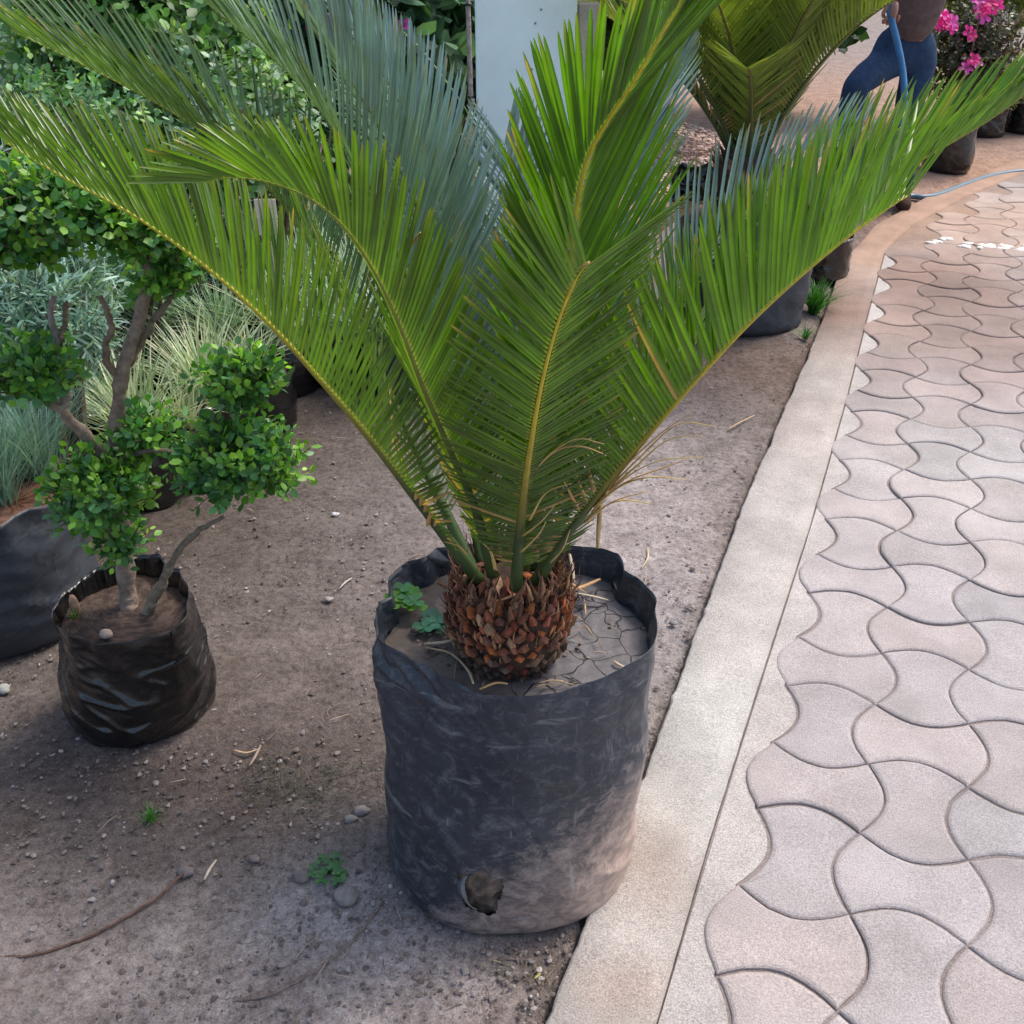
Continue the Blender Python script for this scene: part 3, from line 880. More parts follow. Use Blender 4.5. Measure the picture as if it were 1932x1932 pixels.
def ppts(L_): return [PT(*p) for p in L_]
axis = (0, 1.31, .6)
YR = (.56, .43, .02)
FR = [
 # back fronds first; blue-grey ones have sky reflection painted into the leaf colour
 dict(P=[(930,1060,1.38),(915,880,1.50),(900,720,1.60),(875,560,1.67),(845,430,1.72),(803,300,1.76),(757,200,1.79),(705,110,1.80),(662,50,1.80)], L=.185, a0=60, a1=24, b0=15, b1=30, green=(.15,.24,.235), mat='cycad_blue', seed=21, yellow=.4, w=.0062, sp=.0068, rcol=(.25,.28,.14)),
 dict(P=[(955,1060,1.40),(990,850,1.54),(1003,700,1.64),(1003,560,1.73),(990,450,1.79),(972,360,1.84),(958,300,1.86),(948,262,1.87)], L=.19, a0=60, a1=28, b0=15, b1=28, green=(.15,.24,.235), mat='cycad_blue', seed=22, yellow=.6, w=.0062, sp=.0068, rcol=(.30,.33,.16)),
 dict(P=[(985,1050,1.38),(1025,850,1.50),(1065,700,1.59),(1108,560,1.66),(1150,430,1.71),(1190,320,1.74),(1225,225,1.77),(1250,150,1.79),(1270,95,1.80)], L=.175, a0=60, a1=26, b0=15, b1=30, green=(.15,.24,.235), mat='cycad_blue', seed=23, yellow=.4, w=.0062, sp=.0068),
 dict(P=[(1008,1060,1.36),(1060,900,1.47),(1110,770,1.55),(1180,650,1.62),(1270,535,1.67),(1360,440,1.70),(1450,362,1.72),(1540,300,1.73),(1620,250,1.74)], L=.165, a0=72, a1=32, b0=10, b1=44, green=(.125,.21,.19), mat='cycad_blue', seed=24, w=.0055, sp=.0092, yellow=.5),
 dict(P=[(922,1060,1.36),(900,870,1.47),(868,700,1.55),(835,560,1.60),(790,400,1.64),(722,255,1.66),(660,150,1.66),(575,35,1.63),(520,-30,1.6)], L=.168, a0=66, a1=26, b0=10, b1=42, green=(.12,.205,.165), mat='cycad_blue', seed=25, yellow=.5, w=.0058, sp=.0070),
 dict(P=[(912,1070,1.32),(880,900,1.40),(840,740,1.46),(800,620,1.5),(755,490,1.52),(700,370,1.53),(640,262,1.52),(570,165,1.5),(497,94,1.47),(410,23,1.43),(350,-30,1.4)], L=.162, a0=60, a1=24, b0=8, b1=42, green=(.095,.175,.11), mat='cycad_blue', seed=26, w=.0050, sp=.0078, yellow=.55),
 dict(P=[(895,1080,1.30),(850,985,1.33),(790,860,1.37),(735,740,1.4),(690,645,1.42),(640,555,1.43),(570,437,1.44),(500,345,1.43),(437,286,1.42),(300,197,1.38),(148,118,1.33),(30,62,1.3)], L=.162, a0=66, a1=28, b0=6, b1=48, green=(.062,.125,.035), seed=27, w=.0046, sp=.0078, mat='cycad_gloss', yellow=.75, rcol=(.22,.27,.035)),
 dict(P=[(1010,1075,1.30),(1080,945,1.33),(1160,820,1.36),(1260,700,1.38),(1360,592,1.4),(1480,480,1.4),(1580,400,1.38),(1690,330,1.36),(1790,272,1.34),(1870,224,1.32),(1925,185,1.3)], L=.165, a0=78, a1=30, b0=6, b1=50, green=(.064,.140,.012), seed=28, w=.0054, sp=.0074, yellow=1, rcol=YR),
 # left and right near fronds
 dict(P=[(903,1095,1.27),(820,985,1.24),(700,830,1.2),(600,712,1.17),(500,603,1.15),(380,497,1.13),(250,405,1.12),(120,335,1.12),(10,268,1.12)], L=.168, a0=76, a1=33, b0=-28, b1=56, green=(.060,.125,.012), seed=29, w=.0054, sp=.0072, yellow=.95, rcol=(.44,.37,.03), rad=(.010,.0034)),
 dict(P=[(930,1085,1.26),(897,960,1.2),(850,850,1.15),(800,735,1.1),(757,622,1.07),(710,520,1.05),(650,430,1.02),(580,372,1.0),(500,342,.98),(430,335,.97),(385,343,.96)], L=.138, a0=62, a1=24, b0=6, b1=44, green=(.068,.142,.008), seed=30, w=.0062, sp=.0066, yellow=.8, rcol=(.24,.28,.035)),
 dict(P=[(985,1085,1.28),(1015,900,1.24),(1045,740,1.20),(1066,600,1.17),(1077,480,1.15),(1090,380,1.13),(1112,290,1.11),(1150,222,1.09),(1192,160,1.07),(1235,85,1.05),(1280,10,1.04),(1310,-50,1.03)], L=.235, a0=46, a1=16, b0=0, b1=16, green=(.066,.155,.008), seed=31, yellow=1.1, rad=(.0082,.0034), rcol=YR, w=.0070, sp=.0070, side_len=(1.12,.72)),
 dict(P=[(1010,1100,1.26),(1060,1020,1.22),(1130,930,1.18),(1210,835,1.15),(1300,732,1.13),(1400,624,1.12),(1500,530,1.12),(1600,447,1.13),(1680,390,1.14),(1712,370,1.15)], L=.175, a0=86, a1=44, b0=-30, b1=56, green=(.070,.152,.008), w=.0066, sp=.0066, seed=32, yellow=1.05, rcol=YR, tipL=.8, dry=.03, rad=(.0095,.0038)),
 dict(P=[(973,1110,1.23),(984,970,1.15),(1000,850,1.09),(1022,725,1.04),(1052,612,1.01),(1083,535,.99),(1112,493,.98)], L=.125, a0=84, a1=44, b0=0, b1=14, green=(.056,.120,.010), seed=33, yellow=1.15, rcol=(.55,.42,.03), cut=True, w=.0056, sp=.0057, tipdry=.1, rad=(.0070,.0030)),
]
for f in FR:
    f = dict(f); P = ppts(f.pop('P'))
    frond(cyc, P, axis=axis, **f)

# ------------------------------------------------------------------ dry leaflets and litter in the pot and on the dirt
def sliver(name, pts, w, col, label, cat, group=None, z=None, parent=None):
    mb = MB(); P = crom([Vector(p) for p in pts], 9)
    V = []
    for i, c in enumerate(P):
        t = (P[min(i+1, 8)]-P[max(i-1, 0)]).normalized(); a = t.cross(Vector((0, 0, 1)))
        if a.length < .1: a = Vector((1, 0, 0))
        a.normalize(); k = w*.5*(.35+.65*math.sin(math.pi*min(1, (i+1.2)/10)))
        up = a.cross(t)
        V += [c-a*k, c+up*(k*.35), c+a*k, c-up*(k*.25)]
    F = []
    for i in range(8):
        for m_ in range(4): F.append((4*i+m_, 4*i+(m_+1) % 4, 4*i+4+(m_+1) % 4, 4*i+4+m_))
    F += [(3, 2, 1, 0), (32, 33, 34, 35)]
    mb.add(V, F, col)
    o = mb.build(name, M['dry'], None)
    base = P[4].copy(); rebase(o, base)
    return tag(o, label, cat, group)
ZS = .484
TAN = (.55, .36, .17); PAL = (.62, .50, .36)
for (pp, w, col, lab) in [
   ([(1043,1070,.60),(1075,1098,.572),(1105,1118,.545)], .009, (.65,.36,.12), 'orange dry leaflet slanting off the right of the cycad crown'),
   ([(1075,1112,.535),(1100,1106,.515),(1132,1092,.50)], .011, (.60,.36,.18), 'broad tan dry leaflet lying over the cracked mud right of the caudex'),
   ([(1085,1118,.52),(1115,1124,.50),(1148,1132,.49)], .008, (.62,.52,.38), 'pale straw leaflet pointing right just under the broad tan one in the bag'),
   ([(1075,1045,.53),(1080,1075,.52),(1083,1100,.51)], .007, PAL, 'pale upright straw leaflet at the back right of the caudex'),
   ([(1159,1092,.487),(1164,1108,.487),(1170,1118,.487)], .007, PAL, 'short pale leaflet on the mud near the right rim of the bag'),
   ([(803,1222,.487),(850,1232,.49),(882,1262,.50),(893,1290,.505)], .006, (.58,.42,.24), 'long curved straw leaflet in front left of the caudex'),
   ([(905,1300,.506),(935,1288,.506),(958,1290,.506)], .006, (.58,.36,.14), 'small curved orange leaflet on the front rim of the bag'),
   ([(930,1137,.625),(955,1128,.63),(985,1118,.63)], .007, (.60,.33,.14), 'orange dry leaflet lying across the front of the caudex'),
   ([(1010,1060,.66),(1030,1010,.70),(1045,975,.73)], .009, (.55,.35,.17), 'tan dry leaflet leaning between the right frond stalks'),
   ([(1133,945,.78),(1130,990,.73),(1127,1035,.68)], .007, (.62,.45,.20), 'long yellow leaflet hanging straight down from the right frond'),
   ([(800,1215,.487),(835,1212,.487),(862,1206,.487)], .008, PAL, 'flat pale straw left of the caudex base'),
   ([(1158,1247,.488),(1172,1256,.488),(1188,1262,.488)], .006, PAL, 'tiny pale leaflet at the front right edge of the bag soil')]:
    sliver('dry_leaflet', [tuple(GZ(u, v, z)) for u, v, z in pp], w, tuple(np.array(col)*.8), lab, 'dry leaf', 'fallen dry cycad leaflets')
for k in range(26):
    rs_ = random.Random(500+k); a = rs_.uniform(0, 6.28); q_ = rs_.uniform(.095, .16)
    c_ = Vector((.0+math.cos(a)*q_, 1.325+math.sin(a)*q_*.85, .487)); b_ = rs_.uniform(0, 6.28); l_ = rs_.uniform(.008, .024); d_ = Vector((math.cos(b_)*l_, math.sin(b_)*l_, .002))
    sliver('twig_bit', [c_-d_, c_+Vector((0, 0, .003)), c_+d_], rs_.uniform(.0015, .004), tuple(np.array((.34, .23, .14))*rs_.uniform(.4, 1.6)), 'short dry leaf scrap on the soil of the big bag', 'dry leaf', 'dry scraps on the soil of the big bag')
# swollen tan galls on the lower left stalk
gb = MB()
rs = random.Random(4)
for (u, v, y) in [(786, 935, 1.225), (803, 958, 1.232), (812, 972, 1.236), (822, 985, 1.24), (795, 947, 1.223), (808, 985, 1.236)]:
    p = PT(u, v, y-.008)
    gb = MB(); gb.tube([p+Vector((-.002, 0, -.006)), p+Vector((0, -.001, -.002)), p+Vector((.001, 0, .005)), p+Vector((.002, 0, .012))], [.002, .0048, .0045, .002], 7, tuple(np.array((.58, .32, .13))*rs.uniform(.8, 1.2)), flat=.6)
    gb.build('leaflet_stub', M['dry'], cyc)

att = [[(1128,950,1.19),(1180,880,1.16),(1250,815,1.13),(1310,775,1.11)], [(1118,965,1.19),(1170,910,1.16),(1240,870,1.13),(1330,862,1.11)], [(1140,930,1.185),(1210,860,1.15),(1280,800,1.12),(1350,805,1.10)],
       [(1105,985,1.20),(1150,950,1.17),(1190,935,1.15),(1222,928,1.14)], [(1150,925,1.185),(1200,880,1.15),(1260,830,1.13),(1325,822,1.11)], [(1000,900,1.12),(1040,855,1.10),(1090,828,1.08),(1140,838,1.07)],
       [(1002,890,1.12),(1050,850,1.10),(1095,842,1.08),(1138,856,1.07)], [(1120,925,1.17),(1108,880,1.15),(1096,845,1.13)], [(1105,945,1.17),(1090,905,1.15),(1078,868,1.13)], [(1090,960,1.17),(1075,930,1.15),(1062,905,1.14)],
       [(1122,955,1.185),(1175,915,1.16),(1230,900,1.14),(1295,905,1.13)], [(1112,975,1.19),(1165,945,1.17),(1230,950,1.15)], [(1135,940,1.18),(1190,905,1.155),(1260,880,1.13),(1305,862,1.12)],
       [(935,1075,1.2),(925,1040,1.19),(905,1020,1.18)], [(1040,1060,1.2),(1062,1035,1.19),(1075,1000,1.18)], [(880,1045,1.2),(865,1030,1.19),(838,1022,1.18)], [(1000,980,1.13),(1030,930,1.12),(1078,912,1.11)],
       [(770,470,1.09),(798,440,1.08),(795,520,1.08),(777,590,1.08)], [(1112,495,.98),(1095,503,.982),(1085,515,.985)], [(988,1010,1.16),(1020,985,1.14),(1050,950,1.12)], [(985,1040,1.17),(1015,1010,1.15),(1030,985,1.14)]]
for k_, pp in enumerate(att):
    mb_ = MB(); Q = crom(ppts(pp), 12); c_ = (.50, .36, .12) if k_ % 3 else (.55, .33, .13)
    mb_.tube(Q, [.0040*(1-.75*i/11) for i in range(12)], 6, c_, flat=.35)
    o_ = mb_.build('dry_leaflet', M['dry'], cyc); o_['label'] = 'yellowed dry leaflet'
grd = [([(1373,810),(1395,797),(1424,783)], .006, (.60,.42,.22), 'bent tan leaflet on the dirt right of the right frond', 0),
       ([(1222,1032),(1222,1052),(1211,1072)], .005, (.60,.48,.30), 'thin curved straw on the dirt just right of the bag rim', 0),
       ([(440,1660-245),(465,1420),(490,1412)], .006, (.50,.33,.2), 'curled tan leaf scrap on the dark dirt left of the bag', 0),
       ([(470,1445),(482,1425),(492,1405)], .008, (.30,.23,.18), 'small brown leaf scrap below the curled tan one', 0),
       ([(385,1660),(395,1640),(408,1622)], .007, (.62,.50,.38), 'pale split end of wood lying past the tip of the long root', 0),
       ([(1008,1846),(1014,1841),(1020,1836)], .006, (.34,.30,.10), 'yellow green leaf scrap in the dirt in front of the bag', 0),
       ([(640,1110),(652,1098),(664,1090)], .006, (.5,.45,.38), 'pale bark chip on the dirt left of the bag rim', 0)]
for (pp, w, col, lab, z) in grd:
    sliver('dry_leaflet', [tuple(GZ(u, v, .008)) for u, v in pp], w, col, lab, 'dry leaf', 'fallen dry cycad leaflets')
rs = random.Random(31)
for k in range(70):
    while True:
        u, v = rs.uniform(0, 1450), rs.uniform(650, 1900)
        g = GZ(u, v, .006)
        if g.x < KLx(g.y)-.02 and math.hypot(g.x/.24, (g.y-1.31)/.21) > 1: break
    a = rs.uniform(0, 6.3); l = rs.uniform(.006, .028)
    d = Vector((math.cos(a)*l, math.sin(a)*l, rs.uniform(-.001, .003)))
    sliver('twig_bit', [g-d, g+Vector((rs.gauss(0, .002), rs.gauss(0, .002), .002)), g+d], rs.uniform(.001, .003), tuple(np.array((.34, .26, .19))*rs.uniform(.4, 1.5)), 'small dry twig scrap scattered on the dirt', 'twig', 'tiny twig scraps on the dirt')

def root(name, pts, r0, r1, col, label):
    mb = MB(); P = crom([GZ(u, v, z) for u, v, z in pts], 40)
    rs = random.Random(len(label))
    P = [p + Vector((rs.gauss(0, .0008), rs.gauss(0, .0008), 0)) for p in P]
    mb.tube(P, [r0+(r1-r0)*i/39 for i in range(40)], 7, col)
    return tag(rebase(mb.build(name, M['bark'], None), P[0].copy()), label, 'twig')
root('twig', [(-30,1806,.004),(60,1802,.006),(150,1775,.006),(230,1735,.006),(300,1690,.007),(330,1662,.009),(362,1630,.010)], .0022, .0028, (.16,.09,.065), 'long curved brown root lying on the dirt at lower left')
root('twig', [(460,1888,.003),(530,1868,.004),(610,1820,.005),(670,1768,.005),(722,1702,.005)], .0028, .0022, (.20,.15,.125), 'straight grey twig half buried left of the bag foot')
o = lump('rock', M['stone'], tuple(GZ(655, 1690, .010)), (.021, .018, .016), (.24, .215, .20), 3.1, amp=.25, sub=3); tag(o, 'round grey dirt clod left of the big bag', 'stone')
for (u, v, s, c, lab) in [(632, 970, .012, (.55,.55,.56), 'white crumpled scrap on the dirt behind the bonsai'), (620, 1130, .012, (.3,.27,.25), 'grey stone left of the big bag rim'), (1270, 1175, .012, (.22,.21,.21), 'dark clod against the kerb'), (350,1645,.016,(.17,.15,.14),'brown clod beside the end of the long root'), (570,1655,.016,(.16,.14,.13),'flat dark clod left of the clover on the dirt'), (680,1530,.018,(.20,.18,.17),'flaky grey clod near the bag on the left'), (5,1300,.018,(.30,.30,.28),'flat pale stone at the left edge of the dirt'), (660,1545,.014,(.2,.185,.18),'small grey flake beside the flaky clod'), (480,1620,.012,(.2,.16,.14),'small brown clod between the long root and the clover')]:
    tag(lump('stone', M['stone'], tuple(GZ(u, v, s*.3)), (s, s*.7, s*.5), c, u*.01, amp=.5, sub=2), lab, 'stone', 'stones and clods on the dirt')

# ------------------------------------------------------------------ small weeds
LEAF_OVAL = [(0, 0, 0), (-.28, .3, .03), (0, .3, -.02), (.28, .3, .03), (-.3, .65, .02), (0, .65, -.03), (.3, .65, .02), (0, 1, -.05)]
LEAF_OVAL_F = [(0, 2, 1), (0, 3, 2), (1, 2, 5, 4), (2, 3, 6, 5), (4, 5, 7), (5, 6, 7)]
LEAF_BLADE = [(-.04, 0, 0), (.04, 0, 0), (-.07, .4, .03), (.07, .4, .03), (-.05, .75, 0), (.05, .75, 0), (0, 1, -.06)]
LEAF_BLADE_F = [(0, 1, 3, 2), (2, 3, 5, 4), (4, 5, 6)]
LEAF_SM = [(0, 0, 0), (-.3, .45, .05), (.3, .45, .05), (0, 1, -.03)]
LEAF_SM_F = [(0, 2, 3, 1)]
def clover(name, centre, r, n, leaf, cols, label, h=.02, seed=1):
    rs = np.random.RandomState(seed); P = []; Y = []; Z_ = []; S = []; Cc = []; st = MB()
    c = Vector(centre)
    for k in range(n):
        a = rs.uniform(0, 6.28); d = r*math.sqrt(rs.rand())
        tip = c + Vector((math.cos(a)*d, math.sin(a)*d, h*rs.uniform(.5, 1.1)))
        st.tube([c, (c+tip)/2+Vector((0, 0, h*.4)), tip], .0006, 4, (.06, .12, .03))
        a0 = rs.uniform(0, 6.28); col = cols[rs.randint(len(cols))]
        for q in range(3):
            b = a0 + q*2.09
            P.append(tip); Y.append((math.cos(b), math.sin(b), .12)); Z_.append((0, 0, 1)); S.append(leaf*rs.uniform(.8, 1.2)); Cc.append(np.array(col)*rs.uniform(.85, 1.15))
    tv = [(0, 0, 0), (-.4, .35, .05), (0, .4, -.03), (.4, .35, .05), (-.48, .8, .02), (0, .9, -.03), (.48, .8, .02), (-.2, 1.02, 0), (.2, 1.02, 0)]
    tf = [(0, 2, 1), (0, 3, 2), (1, 2, 5, 4), (2, 3, 6, 5), (4, 5, 7), (5, 6, 8)]
    V, F, cc = scatter(np.array([tuple(p) for p in P]), np.array(Y), np.array(Z_, float), np.array(S), tv, tf, np.array(Cc))
    e = empty(name, c, label, 'weed')
    st.build('stem', M['rachis'], e); mesh('leaf', V, F, M['foliage'], e, True, cc)
    return e
clover('clover_weed', GZ(778, 1150, .482), .032, 13, .017, [(.10, .30, .04), (.06, .22, .06), (.15, .36, .03)], 'bright green clover weed growing at the left inside the big bag', .03, 2)
clover('clover_weed', GZ(812, 1180, .482), .022, 8, .017, [(.035, .15, .08), (.03, .13, .07)], 'darker blue green clover leaves beside the bright weed in the bag', .012, 5)
clover('clover_weed', GZ(622, 1648, .003), .035, 17, .010, [(.04, .16, .04), (.06, .2, .05)], 'small clover patch on the dirt left of the big bag', .012, 3)
def grass_tuft(name, c, n, h, spread, w, cols, label, cat='grass tuft', seed=1, group=None, droop=.6, ups=1.0, parent=None, mat='grass', nseg=6, stuff=False, bs=.06):
    rs = random.Random(seed); mb = MB(); c = Vector(c)
    for k in range(n):
        a = rs.uniform(0, 6.283); L_ = h*rs.uniform(.55, 1.15); lean = rs.uniform(.1, 1)*spread
        d = Vector((math.cos(a), math.sin(a), 0)); col = np.array(cols[rs.randrange(len(cols))])*rs.uniform(.75, 1.2)
        base = c + d*rs.uniform(0, .12)*h*.3 + Vector((rs.gauss(0, max(bs, .06*h) if bs > .06 else .06*h), rs.gauss(0, max(bs, .06*h)*.6 if bs > .06 else .06*h), 0))
        side = Vector((-d.y, d.x, 0)); ww = w*rs.uniform(.7, 1.2)
        V = []; bend = rs.gauss(0, .15)
        for i in range(nseg+1):
            s = i/nseg
            p = base + d*(L_*(lean*s + .25*lean*s*s)) + Vector((0, 0, L_*ups*(s - droop*lean*s*s))) + side*(bend*L_*s*s)
            wf = ww*(1-s**2.2)+.0002
            V += [p-side*wf*.5+Vector((0, 0, wf*.15)), p-Vector((0, 0, wf*.1)), p+side*wf*.5+Vector((0, 0, wf*.15))]
        F = []
        for i in range(nseg):
            q = 3*i; F += [(q, q+1, q+4, q+3), (q+1, q+2, q+5, q+4)]
        mb.add(V, F, tuple(col))
    if parent is None:
        o = mb.build(name, M[mat], None); rebase(o, c)
        return tag(o, label, cat, group)
    return mb.build(name, M[mat], parent)
grass_tuft('grass_tuft', GZ(285, 1548, .002), 55, .035, .9, .0016, [(.06, .24, .02), (.10, .32, .03)], 'tiny bright green grass sprout on the dark dirt at lower left', seed=4)
grass_tuft('grass_tuft', GZ(1535, 590, 0), 260, .16, .8, .005, [(.03, .13, .02), (.05, .2, .03), (.08, .25, .03)], 'green weedy grass between the big grey bag and the kerb', seed=6, droop=.5)
grass_tuft('grass_tuft', GZ(1520, 640, 0), 60, .06, 1.0, .004, [(.06, .2, .04), (.1, .28, .06)], 'low pale weeds at the kerb edge below the green grass', seed=7)
grass_tuft('grass_tuft', GZ(610, 1480, 0), 420, .035, 1.1, .0012, [(.07, .075, .045), (.12, .11, .08), (.05, .06, .04)], 'dark dried moss and grass patch left of the big bag', seed=8, droop=.8, ups=.4, bs=.075)
grass_tuft('grass_tuft', GZ(520, 1450, 0), 120, .035, 1.1, .0012, [(.07, .075, .045), (.10, .09, .07)], 'dull dried grass scraps behind the dark moss patch', seed=18, droop=.8, ups=.4, bs=.065)
grass_tuft('grass_tuft', GZ(1010, 1840, 0), 70, .03, 1.2, .0015, [(.20, .15, .09), (.10, .08, .05), (.3, .25, .15)], 'dry brown stubble on the dirt in front of the big bag', seed=28, droop=.8, ups=.4, bs=.062)

# ------------------------------------------------------------------ foliage pad of small leaves
def pad(name, parent, centre, rad, n, leaf, cols, newcols, seed, mat='box', new=.12, tv=LEAF_OVAL, tf=LEAF_OVAL_F, shell=.45, per=7, stem=.035, lower=.35, updir=.5, twigcol=(.16, .11, .07)):
    rs = np.random.RandomState(seed); c = np.array(centre); rad = np.array(rad)
    P = []; Y = []; Z_ = []; S = []; Cc = []; tw = MB()
    for k in range(n):
        d = rs.normal(size=3); d /= np.linalg.norm(d)
        if d[2] < -lower: d[2] = -d[2]*.6
        r = shell + (1-shell)*rs.rand()**.6
        r *= .85 + .3*noise.noise(tuple(d*2.2+seed))
        q = c + d*rad*r
        ax_ = d*.8 + np.array((0, 0, updir)) + rs.normal(size=3)*.35; ax_ /= np.linalg.norm(ax_)
        sl = stem*rs.uniform(.6, 1.3)
        isnew = rs.rand() < new and r > .75
        col = np.array(newcols[rs.randint(len(newcols))] if isnew else cols[rs.randint(len(cols))])
        a0 = rs.uniform(0, 6.28)
        ref = np.cross(ax_, (.3, .5, .8)); ref /= np.linalg.norm(ref); ref2 = np.cross(ax_, ref)
        if k % 3 == 0: tw.tube([Vector(q-ax_*sl), Vector(q+ax_*sl)], .0011, 4, twigcol, cap=False)
        for m_ in range(per):
            s = m_/(per-1)*2-1
            a = a0 + m_*2.4
            o = ref*math.cos(a)+ref2*math.sin(a)
            dr = o*(1.0-.35*(s > .5)) + ax_*(.35 + .5*(s > .4)) + rs.normal(size=3)*.15
            P.append(q + ax_*sl*s); Y.append(dr); Z_.append(ax_ - o*.2 + rs.normal(size=3)*.2)
            S.append(leaf*rs.uniform(.7, 1.15)*(.75 if isnew else 1)); Cc.append(col*rs.uniform(.65, 1.25))
    V, F, cc = scatter(np.array(P), np.array(Y), np.array(Z_), np.array(S), tv, tf, np.array(Cc))
    o = mesh(name, V, F, M[mat], parent, True, cc)
    t = tw.build('twigs', M['bark'], None, False); t.parent = o; t['kind'] = 'stuff'
    return o

# ------------------------------------------------------------------ bonsai boxwood in black bag
BG = [(.09, .25, .05), (.08, .21, .08), (.16, .36, .05), (.10, .27, .10), (.22, .44, .06)]
BN = [(.30, .56, .07), (.24, .48, .05), (.38, .62, .10)]
bc = GZ(252, 1325, 0); BY = bc.y
bon = empty('potted_boxwood', bc, 'small bonsai boxwood with bare twisted trunk in a glossy black plastic bag', 'bonsai')
rb_px = [(100,1140,.30),(104,1165,.30),(125,1192,.29),(165,1207,.275),(215,1212,.27),(270,1206,.275),(320,1192,.285),(345,1170,.29),(362,1130,.30),(358,1098,.30),(345,1078,.31),(320,1068,.305),(300,1045,.315),(262,1046,.31),(225,1062,.31),(195,1070,.31),(165,1085,.305),(140,1105,.30),(115,1122,.30)]
rimb = [tuple(GZ(*p)) for p in rb_px]
def bot_bon(th):
    d = .028; q = d*math.cos(th) + math.sqrt(.152**2-(d*math.sin(th))**2)
    return (q*math.cos(th), q*math.sin(th))
bag(bon, rimb, bot_bon, 0, M['bag_black'], .06, 9.0, .0060, 170, 90, folds=.7, belly=.2, hf=.9)
soil_disc(bon, rimb, .262, M['bark'], lambda p: tuple(np.array((.07, .048, .038))*R.uniform(.5, 1.5)), .008, 30, 60)
tr = MB()
def br(P, r0, r1, n=26, col=(.27, .21, .165), wob=.004, seed=0):
    rs = random.Random(seed+len(P)); Q = crom([PT(u, v, y) for u, v, y in P], n)
    Q = [q+Vector((rs.gauss(0, wob*.4), rs.gauss(0, wob*.4), rs.gauss(0, wob*.3))) for q in Q]
    rr = [.8*(r0+(r1-r0)*i/(n-1))*(1+.38*noise.noise((i*.45, seed, 1))) for i in range(n)]
    tr.tube(Q, rr, 10, tuple(np.array(col)))
y = BY
br([(255,1200,y-.01),(240,1120,y),(236,1050,y),(228,960,y+.01),(215,870,y+.01),(222,780,y+.01),(232,700,y+.01),(262,600,y+.02),(275,540,y+.02),(285,490,y+.02)], .024, .011, 44, wob=.003, seed=1)
br([(232,715,y+.01),(205,690,y),(200,650,y),(210,620,y),(203,590,y),(190,560,y)], .009, .006, seed=2, col=(.24,.17,.12), wob=.002)
br([(240,690,y+.02),(270,640,y+.03),(300,590,y+.03),(330,555,y+.04),(360,540,y+.04)], .010, .005, seed=3, col=(.2,.16,.12))
br([(215,880,y+.01),(190,850,y),(150,810,y-.01),(110,770,y-.02),(60,740,y-.03),(0,715,y-.04),(-60,690,y-.05)], .017, .008, seed=4)
br([(120,775,y-.02),(125,740,y-.01),(118,700,y-.01),(108,650,y),(95,600,y),(100,560,y)], .010, .006, seed=5, col=(.26,.23,.2))
br([(112,650,y),(122,610,y+.01),(125,570,y+.01)], .006, .005, seed=6, col=(.2,.15,.1))
br([(262,1180,y-.02),(290,1130,y-.03),(310,1090,y-.035),(330,1050,y-.04),(370,1005,y-.05),(420,975,y-.06)], .016, .005, seed=7, col=(.22,.18,.13))
br([(215,870,y),(290,850,y-.02),(350,850,y-.03),(430,800,y-.02),(470,780,y-.02)], .007, .004, seed=8, col=(.22,.17,.13))
br([(225,870,y),(170,835,y+.03),(120,790,y+.05)], .005, .004, seed=9, col=(.28,.25,.22))
br([(240,1040,y),(210,1010,y-.03),(190,960,y-.05)], .008, .004, seed=10)
br([(240,1205,y-.02),(246,1165,y-.01),(240,1120,y)], .036, .020, 10, seed=12)
br([(268,1200,y-.03),(272,1170,y-.025),(288,1135,y-.03)], .026, .014, 10, seed=13, col=(.22,.18,.13))
tr.build('trunk', M['bark'], bon)
def padpx(u, v, y_, ru, rv, n, seed, **kw):
    p = PT(u, v, y_); dpt = y_*CP + (CAMH-p.z)*SP; k = dpt/FPX
    return pad('foliage_pad', bon, tuple(p), (ru*k, ru*k*.85, rv*k), int(n*.72), .0215, BG, BN, seed, **kw)
padpx(130, 400, y, 165, 110, 620, 1, new=.3)
padpx(280, 450, y, 90, 70, 200, 19, new=.1)
padpx(40, 470, y-.03, 90, 75, 240, 2)
padpx(325, 520, y+.03, 58, 48, 110, 3, new=.03)
padpx(60, 715, y-.04, 90, 62, 260, 4, new=.05)
padpx(455, 735, y-.02, 72, 68, 240, 5, new=.18)
padpx(450, 885, y-.06, 125, 92, 560, 6, new=.2)
padpx(190, 940, y-.05, 100, 95, 420, 7, new=.24)
padpx(225, 1035, y-.03, 50, 40, 70, 8, new=.1)
padpx(280, 830, y+.02, 55, 50, 120, 9, new=.15)
for (u, v, s) in [(130, 1140, .016), (198, 1195, .014)]:
    pass
tag(lump('bark_chip', M['fibre'], tuple(GZ(140, 1142, .285)), (.011, .006, .028), (.42, .25, .16), 2.2, amp=.3), 'orange brown bark chip standing at the left inside the black bonsai bag', 'bark chip')
tag(lump('stone', M['stone'], tuple(GZ(200, 1196, .274)), (.013, .010, .012), (.42, .32, .25), 5.2, amp=.2), 'pale tan stone at the front inside the black bonsai bag', 'stone')
grass_tuft('grass_tuft', GZ(143, 1168, .266), 14, .03, .9, .003, [(.2, .35, .05), (.12, .28, .04)], 'yellow green sprout in the black bonsai bag', seed=40)

